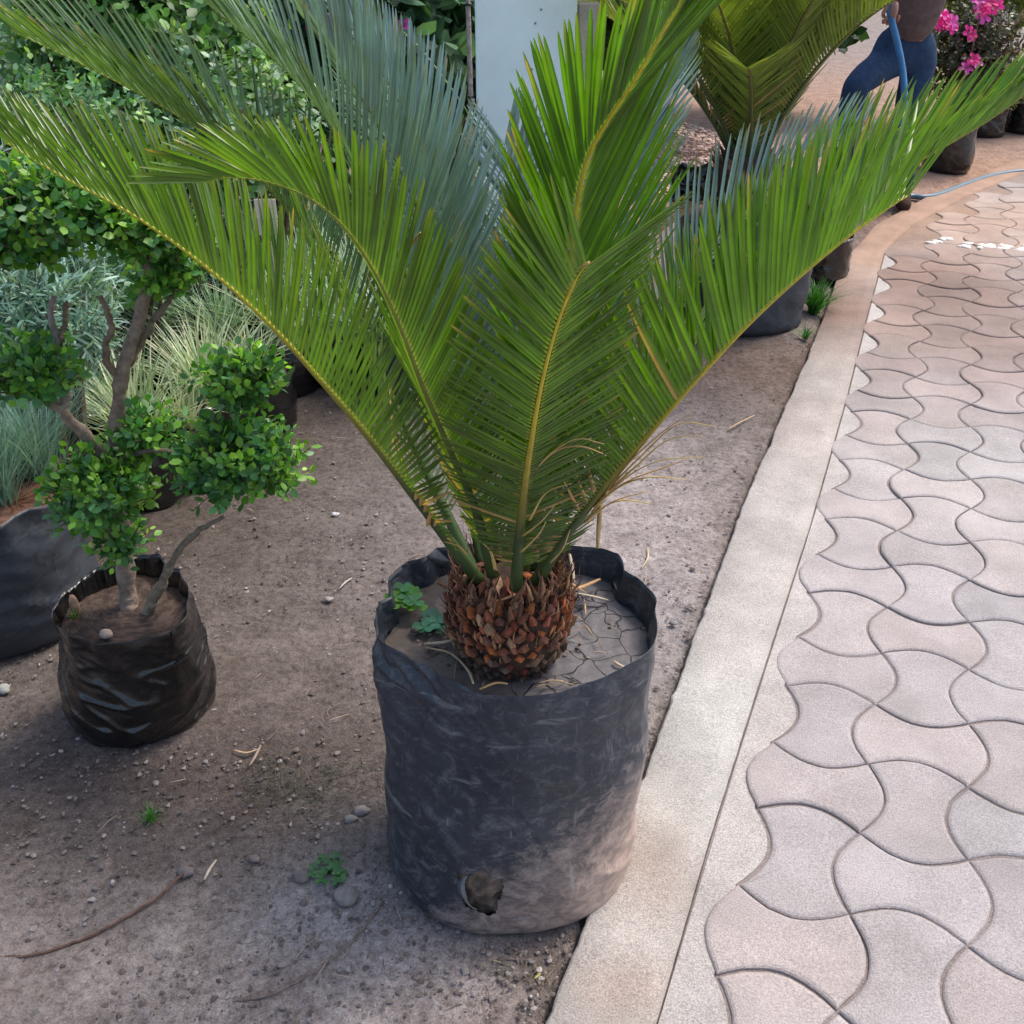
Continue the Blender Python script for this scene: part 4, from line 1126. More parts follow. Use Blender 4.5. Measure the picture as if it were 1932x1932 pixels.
# ------------------------------------------------------------------ big bag at the left edge with needle grass
def simple_bag(parent, r, h, mat, seed, drop=.04, soil=(.07, .05, .04), squash=1.0, amp=.008, n=90, nz=36, top=1.0):
    c = parent.location; rs = random.Random(seed)
    rim_ = []
    for k in range(22):
        th = 2*math.pi*k/22
        rim_.append((c.x + math.cos(th)*r*top*(1+rs.uniform(-.05, .05)), c.y + math.sin(th)*r*top*squash*(1+rs.uniform(-.05, .05)), h*(1+rs.uniform(-.05, .04))))
    b_ = bag(parent, rim_, lambda th: (r*math.cos(th), r*squash*math.sin(th)), 0, mat, drop, seed*1.3, amp, n, nz, belly=.12)
    s_ = soil_disc(parent, rim_, h-drop*.8, M['bark'], lambda p: tuple(np.array(soil)*rs.uniform(.6, 1.4)), .006, 12, 40)
    return b_, s_
lp = empty('potted_grass', (-1.26, 2.06, 0), 'blue green needle grass in a wide dusty dark bag at the left edge', 'grass plant')
simple_bag(lp, .235, .36, M['bag_dusty'], 3, .03, (.14, .075, .05))
BLUE = [(.16, .30, .25), (.22, .38, .33), (.12, .24, .18), (.28, .42, .34)]
for k, (dx, dy) in enumerate([(0, 0), (.1, -.05), (.05, .1), (-.1, .05), (.14, .08)]):
    grass_tuft('needle_blade', (lp.location.x+dx, lp.location.y+dy, .34), 260, .30, .75, .0022, BLUE, '', seed=50+k, parent=lp, droop=.35)
# dry reddish litter round the needle grass
grass_tuft('dry_litter', (lp.location.x+.13, lp.location.y-.05, .335), 90, .07, 1.3, .002, [(.25, .11, .06), (.2, .1, .06)], '', seed=61, parent=lp, ups=.2)

# ------------------------------------------------------------------ clumps of variegated grass in black bags
VG = [(.50, .56, .34), (.42, .52, .32), (.60, .62, .44), (.30, .42, .22), (.38, .5, .34)]
VG2 = [(.42, .58, .42), (.32, .50, .32), (.58, .70, .55), (.24, .40, .24)]
def spider(u, v, y_, h, rbag, label, seed, cols=VG, n=170, spread=.95, w=.006, zb=.2):
    p = GZ(u, v, 0) if y_ is None else Vector(((u-966)/FPX*(y_*CP+(CAMH-zb)*SP), y_, 0))
    e = empty('potted_grass', (p.x, p.y, 0), label, 'grass plant', 'pale striped grasses in black bags')
    simple_bag(e, rbag, zb, M['bag_black'], seed, .03, n=48, nz=14)
    grass_tuft('grass_blade', (p.x, p.y, zb-.03), n, h, spread, w, cols, '', seed=seed, parent=e, droop=.42)
    return e
spider(392, 0, 2.92, .30, .10, 'largest yellow striped grass clump just right of the bonsai trunk', 71, n=230, w=.0075)
spider(262, 0, 2.62, .30, .10, 'pale green striped grass clump right behind the bonsai trunk', 72, n=190, w=.007)
spider(352, 0, 2.72, .22, .085, 'small striped grass in a black bag behind the right bonsai pads', 73, n=80, w=.006)
spider(480, 0, 3.12, .24, .12, 'striped grass in the dark bag touching the left green frond', 74, n=90, w=.006)
spider(155, 0, 2.85, .30, .10, 'bright striped grass between the two left trunks of the bonsai', 75, cols=VG2, n=210, w=.006)
labs = ['leftmost', 'second from left', 'third from left', 'fourth from left', 'fifth from left', 'sixth from left', 'rightmost']
sd_ = 80
for row, (yy, us, nm) in enumerate([(3.45, (180, 300, 420, 540, 650, 740), 'front'), (3.95, (120, 240, 350, 460, 570, 670, 760), 'middle'), (4.5, (200, 310, 420, 520, 620, 710, 790), 'back')]):
    for k, u in enumerate(us):
        sd_ += 1
        spider(u, 0, yy+R.uniform(-.08, .08), .30+R.uniform(-.04, .05), .11, '%s pale striped grass of the %s row behind the cycad' % (labs[k], nm), sd_, cols=(VG if sd_ % 3 == 0 else VG2), n=150, w=.0075)

# ------------------------------------------------------------------ shrubs behind
def shrub(name, u, v, y_, rx, rz, n, leaf, cols, newcols, label, cat='shrub', seed=1, mat='foliage', zc=None, per=7, tv=LEAF_OVAL, tf=LEAF_OVAL_F, new=.15, group=None, stem=.05, shell=.3, ry=None, lower=.9):
    c = PT(u, v, y_)
    if zc: c.z = zc
    e = empty(name, (c.x, c.y, 0), label, cat, group)
    tb = MB(); rs = random.Random(seed)
    for k in range(9):
        a = rs.uniform(0, 6.28); tip = c + Vector((math.cos(a)*rx*.6, math.sin(a)*rx*.5, rz*rs.uniform(-.3, .6)))
        tb.tube(crom([Vector((c.x+rs.gauss(0, .02), c.y+rs.gauss(0, .02), 0)), Vector((c.x, c.y, 0)).lerp(tip, .5)+Vector((rs.gauss(0, .03), rs.gauss(0, .03), 0)), tip], 9), [.012-.0009*i for i in range(9)], 6, (.12, .085, .06))
    tb.build('trunk', M['bark'], e)
    pad('crown', e, tuple(c), (rx, ry or rx*.8, rz), n, leaf, cols, newcols, seed, mat=mat, new=new, tv=tv, tf=tf, shell=shell, per=per, stem=stem, lower=lower, updir=.4)
    return e
G1 = [(.09, .22, .06), (.07, .18, .05), (.13, .28, .08)]
GB = [(.22, .42, .05), (.3, .5, .08)]
GP = [(.22, .36, .22), (.28, .42, .27), (.15, .28, .17)]
shrub('leafy_shrub', 270, 60, 4.3, .62, .50, 900, .05, [(.10, .25, .05), (.14, .32, .07), (.07, .18, .05)], GB, 'bright green round leaved shrub showing between the upper left fronds', seed=101, new=.25)
shrub('leafy_shrub', 120, 300, 3.6, .42, .3, 650, .035, [(.11, .26, .10), (.15, .32, .14)], [(.3, .5, .15)], 'fine green shrub behind the top of the bonsai', seed=102, new=.1)
shrub('needle_shrub', 20, 480, 2.75, .32, .30, 520, .05, BLUE, BLUE, 'bluish fine leaved shrub at the left edge above the needle grass', seed=103, tv=LEAF_BLADE, tf=LEAF_BLADE_F, per=10)
shrub('needle_shrub', 60, 610, 2.45, .24, .16, 420, .05, BLUE, BLUE, 'low blue green feathery shrub between the bonsai trunks and the left edge', seed=113, tv=LEAF_BLADE, tf=LEAF_BLADE_F, per=10)
shrub('leafy_shrub', 60, 130, 5.0, .7, .55, 800, .04, GP, [(.3, .4, .25)], 'pale green shrub in the top left corner', seed=104)
shrub('leafy_shrub', 420, 260, 3.9, .5, .35, 700, .035, GP+G1, [(.25, .4, .12)], 'grey green shrub behind the curled left frond', seed=105)
shrub('leafy_shrub', 170, 470, 3.2, .45, .22, 600, .03, [(.12, .30, .10), (.17, .36, .17), (.09, .22, .09)], [(.2, .35, .1)], 'mid green low shrub behind the bonsai crown', seed=106)
BIGL = [(.09, .20, .12), (.12, .26, .16), (.06, .13, .08)]
e = shrub('flowering_shrub', 640, 20, 5.2, .75, .55, 330, .13, BIGL, [(.1, .2, .1)], 'broad leaved shrub with small magenta flowers at the top left centre', seed=107, stem=.08)
def flowers(parent, pts, size, cols, seed, name='flower'):
    rs = random.Random(seed)
    for p in pts:
        mb = MB(); p = Vector(p); nrm = (Vector((0, -1, .55))+Vector((rs.gauss(0, .35), 0, rs.gauss(0, .3)))).normalized()
        a = nrm.cross(Vector((0, 0, 1))).normalized(); b = nrm.cross(a)
        s = size*rs.uniform(.8, 1.15); col = np.array(cols[rs.randrange(len(cols))])
        for q in range(5):
            th = q*2*math.pi/5 + rs.uniform(0, .5); d = a*math.cos(th)+b*math.sin(th); e_ = nrm.cross(d)
            V = [p, p+d*s*.5-e_*s*.3+nrm*s*.22, p+d*s*.55+nrm*s*.15, p+d*s*.5+e_*s*.3+nrm*s*.22, p+d*s*.95-e_*s*.28+nrm*s*.18, p+d*s*1.08+nrm*s*.1, p+d*s*.95+e_*s*.28+nrm*s*.18]
            mb.add(V, [(0, 2, 1), (0, 3, 2), (1, 2, 5, 4), (2, 3, 6, 5)], [tuple(col*.6)]+[tuple(col)]*6)
        mb.build(name, M['petal'], parent, False)
flowers(e, [PT(u, v, y_) for u, v, y_ in [(640, 70, 4.6), (648, 66, 4.6), (632, 42, 4.6), (655, 30, 4.7), (750, 60, 4.65), (760, 50, 4.65), (742, 72, 4.6), (715, 32, 4.7), (605, 28, 4.7), (590, 52, 4.7)]], .035, [(.45, .02, .16), (.40, .03, .25), (.5, .05, .35)], 3)
shrub('leafy_shrub', 820, 30, 5.6, .55, .45, 600, .06, [(.12, .28, .10), (.17, .34, .15), (.22, .40, .2)], [(.2, .35, .15)], 'ragged light green shrub left of the tall pole', seed=108)
shrub('leafy_shrub', 850, 130, 5.3, .42, .28, 320, .08, [(.025, .07, .035), (.04, .10, .05)], [(.08, .16, .08)], 'dark low shrub at the foot of the light green one by the pole', seed=109)
shrub('leafy_shrub', 560, 170, 5.0, .7, .35, 500, .07, BIGL+G1, [(.1, .22, .08)], 'dull green undergrowth below the flowering shrub', seed=110)
for k, (u, yy, lab) in enumerate([(-50, 7.5, 'dark shrub far left of the back hedge'), (250, 8.0, 'dense dark green shrub in the back hedge left'), (520, 8.4, 'second dense shrub of the back hedge'), (760, 8.8, 'back hedge shrub behind the tall pole'), (1000, 8.5, 'hedge shrub behind the pale board'), (1230, 7.5, 'dark shrub behind the right side of the pale board'), (1480, 9.0, 'hedge shrub behind the large far cycad')]):
    shrub('hedge_shrub', u, -60, yy, 1.0, .75, 420, .13, [(.03, .08, .025), (.05, .12, .035), (.025, .06, .02)], [(.12, .25, .06)], lab, seed=120+k, stem=.1)

# ------------------------------------------------------------------ pole, pale board
pol = empty('plant_pole', PT(895, 600, 3.95), 'thin weathered pole tied with dark bands beside the pale board', 'pole')
px_ = pol.location.x; pol.location.z = 0; bpy.context.view_layer.update()
pb = MB(); pb.tube([(px_+.002*math.sin(i), 3.95, i*.12) for i in range(15)], [.0105-.0002*i for i in range(15)], 8, (.34, .29, .27)); pb.build('shaft', M['bark'], pol)
for z in (.90, .52, 1.2, .72):
    tb = MB(); tb.tube([(px_, 3.95, z), (px_, 3.95, z+.008)], .0130, 10, (.02, .02, .022)); tb.build('tie', M['hose'], pol)
stk = MB(); a_ = PT(868, 285, 3.9); b_ = PT(891, 195, 3.93); d_ = (a_-b_); low = a_ + d_*((a_.z-.0)/max(-(d_.z), .01))*1.0
stk.tube([low, a_, b_, b_-d_*.1], .006, 6, (.30, .29, .30)); tag(rebase(stk.build('plant_stake', M['bark'], None), low.copy()), 'thin grey stake leaning against the tall pole', 'stake')
stm = MB(); stm.tube(crom([PT(885, 215, 4.0), PT(850, 165, 4.1), (PT(800, 100, 4.3)), PT(760, 60, 4.4)], 14), .004, 5, (.16, .24, .08))
stm.tube(crom([PT(885, 215, 4.0), PT(880, 330, 4.0), Vector((PT(878, 400, 4.0).x, 4.0, 0))], 8), .005, 5, (.16, .2, .08))
tag(rebase(stm.build('climbing_stem', M['rachis'], None), (PT(878, 400, 4.0).x, 4.0, 0)), 'thin green climbing stem arching left from the pole', 'stem')

def slab(name, u0, u1, y0, dy, z0, z1, slope, col, label, cat, side=(.5, .47, .43), trim=False, yaw=0.0, x1=None):
    """upright panel of real thickness, skylight painted into the front face colour, top sloping to the right"""
    a = PT(u0, 300, y0); dpt = y0*CP + (CAMH-.6)*SP
    xa = (u0-966)/FPX*dpt; xb = (u1-966)/FPX*dpt if x1 is None else x1
    e = empty(name, ((xa+xb)/2, y0, 0), label, cat)
    r = .012
    V = [(xa, y0, z0), (xb, y0, z0), (xb, y0, z1-slope), (xa, y0, z1), (xa, y0+dy, z0), (xb, y0+dy, z0), (xb, y0+dy, z1-slope), (xa, y0+dy, z1)]
    o = mesh('panel', V, [(0, 1, 2, 3), (5, 4, 7, 6), (4, 0, 3, 7), (1, 5, 6, 2), (3, 2, 6, 7), (4, 5, 1, 0)], M['board'], e, False, [col]*4+[side]*4)  # front colour holds cyan skylight, the darker beige holds shade of the sides
    bv = o.modifiers.new('bevel', 'BEVEL'); bv.width = .006; bv.segments = 2
    return e, o
bd, bo = slab('pale_board', 901, 1080, 4.05, .05, .0, 1.27, .02, (.82, .97, .97), 'tall pale board behind the cycad, cyan skylight painted into its front', 'board')
for (u, v) in [(1021, 18), (1010, 44), (1003, 131), (1012, 165)]:
    q = PT(u, v, 4.047); tb = MB(); tb.tube([q+Vector((0, .004, 0)), q+Vector((0, -.001, 0))], .004, 8, (.25, .3, .32)); tb.build('nail_head', M['hose'], bd)
# right side of the white box, its shade painted in as beige
xb = (1080-966)/FPX*(4.05*CP+.9*SP)
b2 = empty('beige_panel', (xb+.05, 4.12, 0), 'narrow concrete side of the pale board, shade painted in as beige', 'panel')
mb = MB(); mb.box((xb+.045, 4.14, .60), (.04, .07, .60), (.60, .56, .50)); o = mb.build('panel', M['kerb'], b2, False); bv = o.modifiers.new('bevel', 'BEVEL'); bv.width = .006

# pale plastic sheet wall in the top left corner
mb = MB(); V = []; F = []
for i in range(25):
    for k in range(13):
        V.append((-3.4+1.5*i/24, 6.3+.05*math.sin(i*1.1)+.03*noise.noise((i*.5, k*.4, 1)), .1+1.9*k/12))
nv = len(V); V += [(x, y+.012, z) for x, y, z in V]
for i in range(24):
    for k in range(12):
        a = i*13+k; F.append((a, a+13, a+14, a+1)); F.append((nv+a, nv+a+1, nv+a+14, nv+a+13))
ws = mesh('plastic_sheet', V, F, M['board'], None, True, [(.52, .66, .58)]*len(V)); tag(rebase(ws, (-2.65, 6.3, .1)), 'pale green plastic sheet hanging in the top left corner', 'sheet')

# ------------------------------------------------------------------ price tag on a stick
lc = PT(502, 402, 3.3)
tg = empty('plant_label', (lc.x, lc.y, 0), 'small cream plant label with a tiny dark palm emblem on a stick', 'plant label')
mb = MB(); mb.box((lc.x, lc.y, lc.z+.012), (.034, .0015, .032), (.72, .60, .48)); mb.box((lc.x, lc.y+.001, lc.z-.047), (.032, .0012, .024), (.66, .55, .46)); mb.box((lc.x, lc.y+.0005, lc.z-.022), (.028, .001, .006), (.62, .62, .66)); mb.build('card', M['label'], tg, False)
mb = MB(); mb.box((lc.x, lc.y+.006, lc.z/2-.02), (.004, .002, lc.z/2), (.4, .36, .3)); mb.build('stick', M['bark'], tg, False)
mb = MB(); em = Vector((lc.x+.004, lc.y-.003, lc.z+.018))
for a in (-75, -35, 35, 75, 0):
    d = Vector((math.sin(math.radians(a)), 0, math.cos(math.radians(a))))
    mb.tube([em, em+d*.007, em+d*.011+Vector((0, 0, -.004*abs(a)/75))], [.0011, .002, .0005], 5, (.03, .03, .03))
mb.tube([em, em-Vector((.001, 0, .011))], [.0012, .0012], 5, (.03, .03, .03)); mb.tube([em+Vector((-.006, 0, -.012)), em+Vector((.006, 0, -.012))], .0008, 5, (.03, .03, .03))
mb.build('palm_emblem', M['hose'], tg, False)

# ------------------------------------------------------------------ large far cycad
FC = GZ(1392, 598, 0); 
far = empty('potted_cycad', FC, 'larger olive leaved cycad in a grey bag standing behind on the right', 'cycad')
rs = random.Random(12)
rimf = [(FC.x+.275*math.cos(a), FC.y+.26*math.sin(a), .45+.02*math.sin(3*a)) for a in np.linspace(0, 6.1, 22)]
bag(far, rimf, lambda th: (.26*math.cos(th), .25*math.sin(th)), 0, M['bag_dusty'], .05, 6.0, .010, 110, 30, folds=.6)
soil_disc(far, rimf, .42, M['bark'], lambda p: tuple(np.array((.14, .08, .06))*rs.uniform(.5, 1.5)), .015, 14, 40)
mb = MB(); rs = random.Random(14)
KX, KY = FC.x-.03, FC.y
prof = [(.40, .13), (.46, .15), (.55, .15), (.62, .13), (.68, .09), (.70, .0)]
n = 24; V = []; F = []
for z, r in prof:
    for k in range(n):
        th = 2*math.pi*k/n; V.append((KX+math.cos(th)*r, KY+math.sin(th)*r, z))
for i in range(len(prof)-1):
    for k in range(n): F.append((i*n+k, i*n+(k+1) % n, (i+1)*n+(k+1) % n, (i+1)*n+k))
mb.add(V, F, (.07, .045, .035))
for k in range(260):
    th = rs.uniform(0, 6.28); z = rs.uniform(.42, .70); r = float(np.interp(z, [p[0] for p in prof], [p[1] for p in prof]))
    o_ = Vector((math.cos(th), math.sin(th), 0)); p = Vector((KX, KY, z))+o_*(r-.01); d = (o_*rs.uniform(.3, .9)+Vector((0, 0, 1))).normalized(); l = rs.uniform(.02, .07)
    mb.tube([p, p+d*l*.5, p+d*l], [.010, .008, .002], 5, tuple(np.array((.20, .12, .085))*rs.uniform(.4, 1.5)), flat=.5)
mb.build('caudex', M['bark'], far, False)
crown = Vector((KX, KY, .64))
OL = (.12, .19, .025)
def farfrond(az, el, Ln, seed, droop=.35, **kw):
    a = math.radians(az); e_ = math.radians(el)
    h = Vector((math.sin(a), math.cos(a), 0)); P = []
    for i in range(8):
        s = i/7; P.append(crown + h*(.05+Ln*(math.cos(e_)*s + .25*s*s*droop*2)) + Vector((0, 0, Ln*(math.sin(e_)*s - droop*s*s))))
    frond(far, P, L=.22, sp=.014, w=.011, a0=70, a1=35, b0=10, b1=30, axis=(KX, KY, .6), green=OL, mat='cycad_far', seed=seed, yellow=.6, rcol=(.20, .18, .035), rad=(.016, .004), maxpairs=90, dry=.02, **kw)
k = 0
for az, el, Ln in [(-115, 62, 1.25), (-150, 66, 1.25), (175, 68, 1.25), (145, 66, 1.2), (110, 80, 1.15), (80, 80, 1.15), (-85, 58, 1.25), (-55, 66, 1.2), (0, 72, 1.2), (40, 70, 1.2), (-130, 78, 1.2), (160, 80, 1.2), (100, 74, 1.2), (-165, 52, 1.0), (-175, 74, 1.2), (-100, 72, 1.2), (130, 78, 1.2), (60, 80, 1.2), (-20, 70, 1.2), (158, 72, 1.1)]:
    k += 1; farfrond(az, el, Ln, 200+k)
# dry frond stub hanging at its left
fd = [crown+Vector((-.05, -.05, -.12)), crown+Vector((-.2, -.12, -.13)), crown+Vector((-.32, -.16, -.2))]
frond(far, fd, L=.13, sp=.008, w=.006, a0=70, a1=20, b0=0, b1=10, green=(.5, .34, .14), mat='cycad_far', seed=300, yellow=1, rcol=(.5, .34, .14), rad=(.008, .003), cut=True, axis=(KX, KY, .6), name='dry_frond')
dry_tip = PT(1355, 330, FC.y-.3)
mb = MB(); mb.tube([PT(1350, 360, FC.y-.3), PT(1352, 300, FC.y-.3), PT(1349, 245, FC.y-.3)], [.017, .018, .002], 6, (.42, .33, .24), flat=.3); mb.build('dry_sheath', M['dry'], far)
# crumpled plastic on the soil
V = []; F = []
pc = PT(1302, 345, FC.y-.15)
for i in range(11):
    for k_ in range(11):
        x, z = (i-5)/5*.075, (k_-5)/5*.065
        V.append((pc.x+x+.02*noise.noise((i*.7, k_*.7, 3)), pc.y+.07*noise.noise((i*.55, k_*.55, 1)), pc.z+z+.03*noise.noise((i*.6, k_*.6, 7))))
F = [(i*11+k_, (i+1)*11+k_, (i+1)*11+k_+1, i*11+k_+1) for i in range(10) for k_ in range(10)]
o = mesh('crumpled_plastic', V, F, M['bag_black'], None, True, [(1, 1, 1)]*len(V)); so = o.modifiers.new('thick', 'SOLIDIFY'); so.thickness = .003
tag(rebase(o, pc), 'crumpled black plastic scrap on the soil of the far cycad bag', 'plastic scrap')
# pale gravel heap behind left of the far cycad
def heap_pt(rs):
    a = rs.uniform(0, 6.28); r = math.sqrt(rs.rand()); g = GZ(1265, 300, 0)
    x, y_ = g.x + math.cos(a)*r*.55, g.y+.1+math.sin(a)*r*1.3
    return (x, y_, .02+.10*(1-r)*1)
V, F, c = rocks(1600, heap_pt, .012, .03, lambda rs: np.array((.55, .40, .34))*rs.uniform(.5, 1.3), 8)
tag(mesh('gravel', V, F, M['stone'], None, False, c), 'pinkish gravel spread behind the far cycad', 'gravel', kind='stuff')

# small pot with pale strap leaves beside the kerb
q = GZ(1552, 528, 0); sp_ = empty('potted_lily', (q.x, q.y+.05, 0), 'yellow green strap leaved plant in a small black bag beside the kerb', 'potted plant')
simple_bag(sp_, .12, .2, M['bag_black'], 17, .03, (.12, .06, .04), n=60, nz=16)
grass_tuft('strap_leaf', (q.x, q.y+.05, .18), 70, .26, .95, .010, [(.20, .32, .05), (.30, .38, .08), (.12, .24, .04)], '', seed=90, parent=sp_, droop=.55)

# ------------------------------------------------------------------ azalea and pots on the right
az = empty('potted_azalea', GZ(1798, 330, 0)+Vector((0, .15, 0)), 'magenta flowering azalea in a black bag behind the right frond', 'azalea')
simple_bag(az, .15, .30, M['bag_black'], 19, .03, n=60, nz=20)
al = az.location; tb = MB(); rs = random.Random(8)
for k in range(8):
    a = rs.uniform(0, 6.28); tb.tube([(al.x, al.y, .25), (al.x+math.cos(a)*.1, al.y+math.sin(a)*.1, .6), (al.x+math.cos(a)*.28, al.y+math.sin(a)*.25, .95)], [.012, .008, .004], 6, (.12, .08, .06))
tb.build('trunk', M['bark'], az)
pc = PT(1835, 95, al.y+.1)
pad('crown', az, tuple(pc), (.36, .32, .36), 900, .032, [(.05, .06, .03), (.08, .09, .04), (.14, .13, .06), (.03, .04, .02), (.10, .06, .05)], [(.25, .28, .08)], 400, mat='foliage', new=.12, shell=.2, per=7, lower=.95)
fy = al.y-.22
flowers(az, [PT(u, v, fy) for u, v in [(1778, 35), (1770, 42), (1783, 48), (1792, 52), (1797, 42), (1775, 52), (1845, 12), (1856, 8), (1850, 22), (1862, 20), (1856, 32), (1868, 5), (1878, 12), (1826, 62), (1834, 66), (1836, 112), (1840, 118), (1822, 130), (1780, 28), (1846, 2)]], .042, [(.75, .02, .30), (.72, .10, .45), (.80, .03, .25)], 5)
for (u, v, r, h, lab, sdd, cols) in [(1868, 262, .16, .22, 'yellow green bushy plant in a black pot right of the azalea', 31, [(.45, .45, .15), (.55, .52, .22), (.32, .36, .1)]), (1945, 255, .15, .22, 'pale yellow bushy plant in a black pot at the right edge', 32, [(.50, .48, .2), (.6, .55, .28), (.36, .38, .12)]), (1990, 190, .2, .2, 'cream leaved plant far behind at the right edge', 33, [(.55, .5, .3), (.6, .55, .35)])]:
    g = GZ(u, v, 0); e = empty('potted_shrub', (g.x, g.y+r, 0), lab, 'potted shrub')
    simple_bag(e, r, h, M['bag_black'], sdd, .03, n=60, nz=18)
    pad('crown', e, (g.x, g.y+r, h+.13), (r*1.6, r*1.5, .19), 520, .04, cols, [(.6, .6, .25)], sdd+400, mat='foliage', new=.2, shell=.25, tv=LEAF_BLADE, tf=LEAF_BLADE_F, per=9, lower=.9)
shrub('leafy_shrub', 1880, -40, 8.6, .9, .5, 500, .07, [(.12, .17, .04), (.2, .24, .06)], [(.4, .42, .12)], 'olive shrub behind the azalea', seed=141)
g = GZ(1900, 150)

# ------------------------------------------------------------------ hose and person
PY = 5.9
hand = PT(1683, 40, PY-.22)
hs = MB()
hp = [hand+Vector((-.03, .02, .08)), hand, PT(1693, 80, PY-.25), PT(1704, 140, PY-.3), PT(1706, 200, PY-.35), PT(1700, 270, 5.9-.4), GZ(1692, 345, .10), GZ(1698, 368, .03), GZ(1722, 370, .018), GZ(1745, 372, .016), GZ(1775, 366, .016), GZ(1830, 345, .016), GZ(1880, 330, .016), GZ(1935, 323, .016), GZ(2010, 322, .016)]
hs.tube(crom(hp, 90), .0165, 10, (.035, .16, .34))
cc = np.array(hs.c); vv = np.array(hs.v); low = vv[:, 2] < .06; cc[low] = (.10, .16, .20); hs.c = [tuple(x) for x in cc]
tag(rebase(hs.build('hose', M['hose'], None), tuple(GZ(1745, 372, 0))), 'blue garden hose held in the hand and trailing over the path', 'hose')

def skin(name, V, E, Rr, mat, parent, col, sub=2, root_=0):
    me = bpy.data.meshes.new(name); me.from_pydata([tuple(v) for v in V], E, [])
    o = bpy.data.objects.new(name, me); C.objects.link(o)
    sm = o.modifiers.new('skin', 'SKIN'); sm.use_smooth_shade = True
    if not me.skin_vertices: me.skin_vertices.new()
    for i, r in enumerate(Rr):
        r = r if hasattr(r, '__len__') else (r, r)
        me.skin_vertices[0].data[i].radius = r
    me.skin_vertices[0].data[root_].use_root = True
    ss = o.modifiers.new('sub', 'SUBSURF'); ss.levels = sub; ss.render_levels = sub
    dg = bpy.context.evaluated_depsgraph_get(); ev = o.evaluated_get(dg)
    m2 = bpy.data.meshes.new_from_object(ev)
    Vn = [tuple(v.co) for v in m2.vertices]; Fn = [tuple(p.vertices) for p in m2.polygons]
    bpy.data.objects.remove(o)
    return mesh(name, Vn, Fn, mat, parent, True, [col]*len(Vn))
footB = GZ(1700, 392, .0)
per = empty('person', (footB.x-.1, PY, 0), 'person in blue jeans and grey brown shirt holding the blue hose', 'person')
pel = PT(1712, 62, PY)
pel.z = .93
hipL, hipR = pel+Vector((-.085, -.01, -.13)), pel+Vector((.085, 0, -.13))
kneeL = PT(1612, 165, PY-.25); ankL = GZ(1585, 352, .1)
kneeR = PT(1708, 235, PY-.05); ankR = footB + Vector((0, .02, .1))
chest = pel+Vector((.04, -.02, .36)); neck = pel+Vector((.02, -.05, .56)); head = pel+Vector((0, -.10, .70))
shR = pel+Vector((.20, 0, .49)); shL = pel+Vector((-.17, -.06, .49))
elL = PT(1708, -75, PY-.2); wrL = PT(1689, 0, PY-.22)
elR = pel+Vector((.22, .16, .24)); wrR = pel+Vector((.06, .19, .10))
SK = (.36, .19, .14)
skin('body', [pel, chest, neck, head, hipL, kneeL, ankL, hipR, kneeR, ankR, shL, elL, wrL, shR, elR, wrR, head+Vector((0, -.015, .10))],
     [(0, 1), (1, 2), (2, 3), (3, 16), (0, 4), (4, 5), (5, 6), (0, 7), (7, 8), (8, 9), (1, 10), (10, 11), (11, 12), (1, 13), (13, 14), (14, 15)],
     [(.10, .08), (.15, .11), .055, (.075, .09), .065, .045, .036, .065, .045, .036, .055, .042, .028, .055, .042, .028, (.07, .085)], M['skin'], per, SK)
skin('jeans', [pel+Vector((0, 0, .06)), pel+Vector((0, 0, -.03)), hipL+Vector((-.01, 0, -.04)), hipL.lerp(kneeL, .5), kneeL, ankL+Vector((0, 0, -.01)), hipR+Vector((.01, 0, -.04)), hipR.lerp(kneeR, .5), kneeR, ankR+Vector((0, 0, -.01))], [(0, 1), (1, 2), (2, 3), (3, 4), (4, 5), (1, 6), (6, 7), (7, 8), (8, 9)],
     [(.15, .115), (.155, .12), .095, .085, .072, .064, .095, .085, .072, .064], M['cloth'], per, (.030, .055, .105))
skin('shirt', [pel+Vector((.0, 0, -.09)), pel+Vector((.03, -.01, .2)), chest, neck+Vector((0, 0, -.06)), shL, shL.lerp(elL, .55), shR, shR.lerp(elR, .55)], [(0, 1), (1, 2), (2, 3), (2, 4), (4, 5), (2, 6), (6, 7)],
     [(.175, .14), (.17, .135), (.175, .13), .07, .08, .07, .08, .07], M['cloth'], per, (.13, .095, .09))
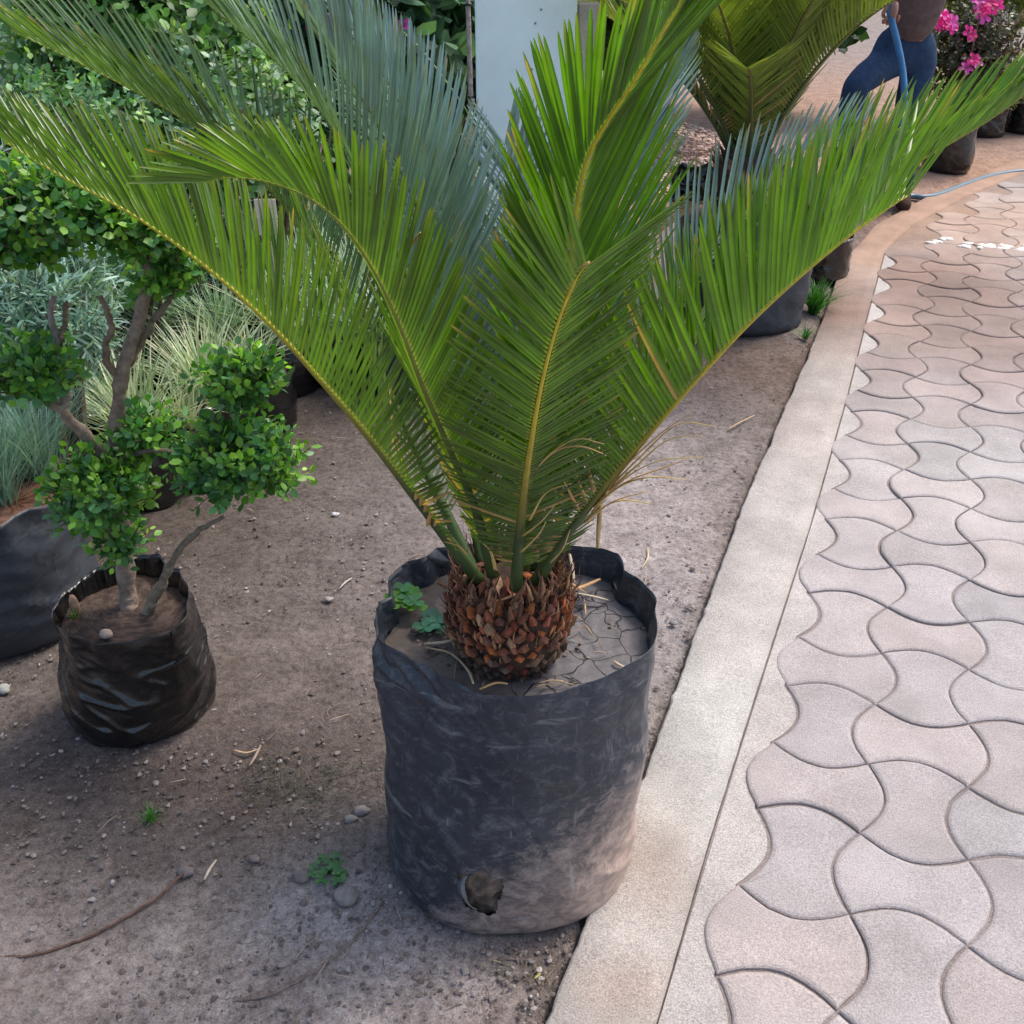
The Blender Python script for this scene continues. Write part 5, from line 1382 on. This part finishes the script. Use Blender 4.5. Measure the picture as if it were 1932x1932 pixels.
# hair, face
hair = lump('hair', M['fibre'], head+Vector((0, .02, .09)), (.095, .10, .085), (.02, .015, .012), 4, amp=.15, sub=3); hair.parent = per; hair.matrix_parent_inverse = Matrix.Translation(per.location).inverted()
fm = MB()
for dx in (-.03, .03): fm.tube([head+Vector((dx, -.098, .045)), head+Vector((dx, -.104, .045))], .009, 8, (.03, .02, .02))
fm.tube([head+Vector((0, -.095, .045)), head+Vector((0, -.118, .012))], [.008, .014], 8, SK)
fm.tube([head+Vector((-.022, -.096, -.025)), head+Vector((.022, -.096, -.025))], .006, 6, (.25, .08, .07))
fm.build('face_features', M['skin'], per)
# gripping hand: palm and five curled fingers round the hose
def hand_(w, hpos, side, name):
    d = (hpos-w).normalized()
    a = Vector((1, 0, 0)) - d*d.x; a.normalize(); b = d.cross(a)
    skin('palm', [w, w.lerp(hpos, .5), hpos], [(0, 1), (1, 2)], [(.028, .022), (.042, .020), (.044, .018)], M['skin'], per, SK, 2)
    for q in range(4):
        off = a*((q-1.5)*.021); r = (.0095, .010, .0098, .0085)[q]; l = (.9, 1.05, 1, .8)[q]
        p0 = hpos + off - d*.012
        p1 = p0 + d*.030*l - b*.012; p2 = p1 + d*.012*l - b*.026*l; p3 = p2 - d*.022*l - b*.008
        skin('finger', [p0, p1, p2, p3], [(0, 1), (1, 2), (2, 3)], [r, r*.95, r*.9, r*.75], M['skin'], per, SK, 2)
    t0 = w.lerp(hpos, .3) + a*.030*side; t1 = t0 + d*.035 + a*.016*side - b*.018; t2 = t1 + d*.022 - a*.012*side - b*.016
    skin('thumb', [t0, t1, t2], [(0, 1), (1, 2)], [.012, .0105, .009], M['skin'], per, SK, 2)
hand_(wrL, PT(1684, 34, PY-.22), -1, 'hand')
hand_(wrR, wrR+Vector((-.08, .01, .0)), 1, 'hand')
for ank in (ankL, ankR):
    f0 = Vector((ank.x, ank.y+.03, .045)); 
    skin('boot', [Vector((ank.x, ank.y, .14)), Vector((ank.x, ank.y+.01, .06)), Vector((ank.x-.02, ank.y-.09, .045)), Vector((ank.x-.03, ank.y-.17, .035))], [(0, 1), (1, 2), (2, 3)], [.058, .05, (.045, .045), (.04, .033)], M['cloth'], per, (.06, .035, .028))
for o in C.objects:
    if 'moss' in str(o.get('label', '')) or 'dried grass scraps' in str(o.get('label', '')) or 'brown stubble' in str(o.get('label', '')): o['kind'] = 'stuff'
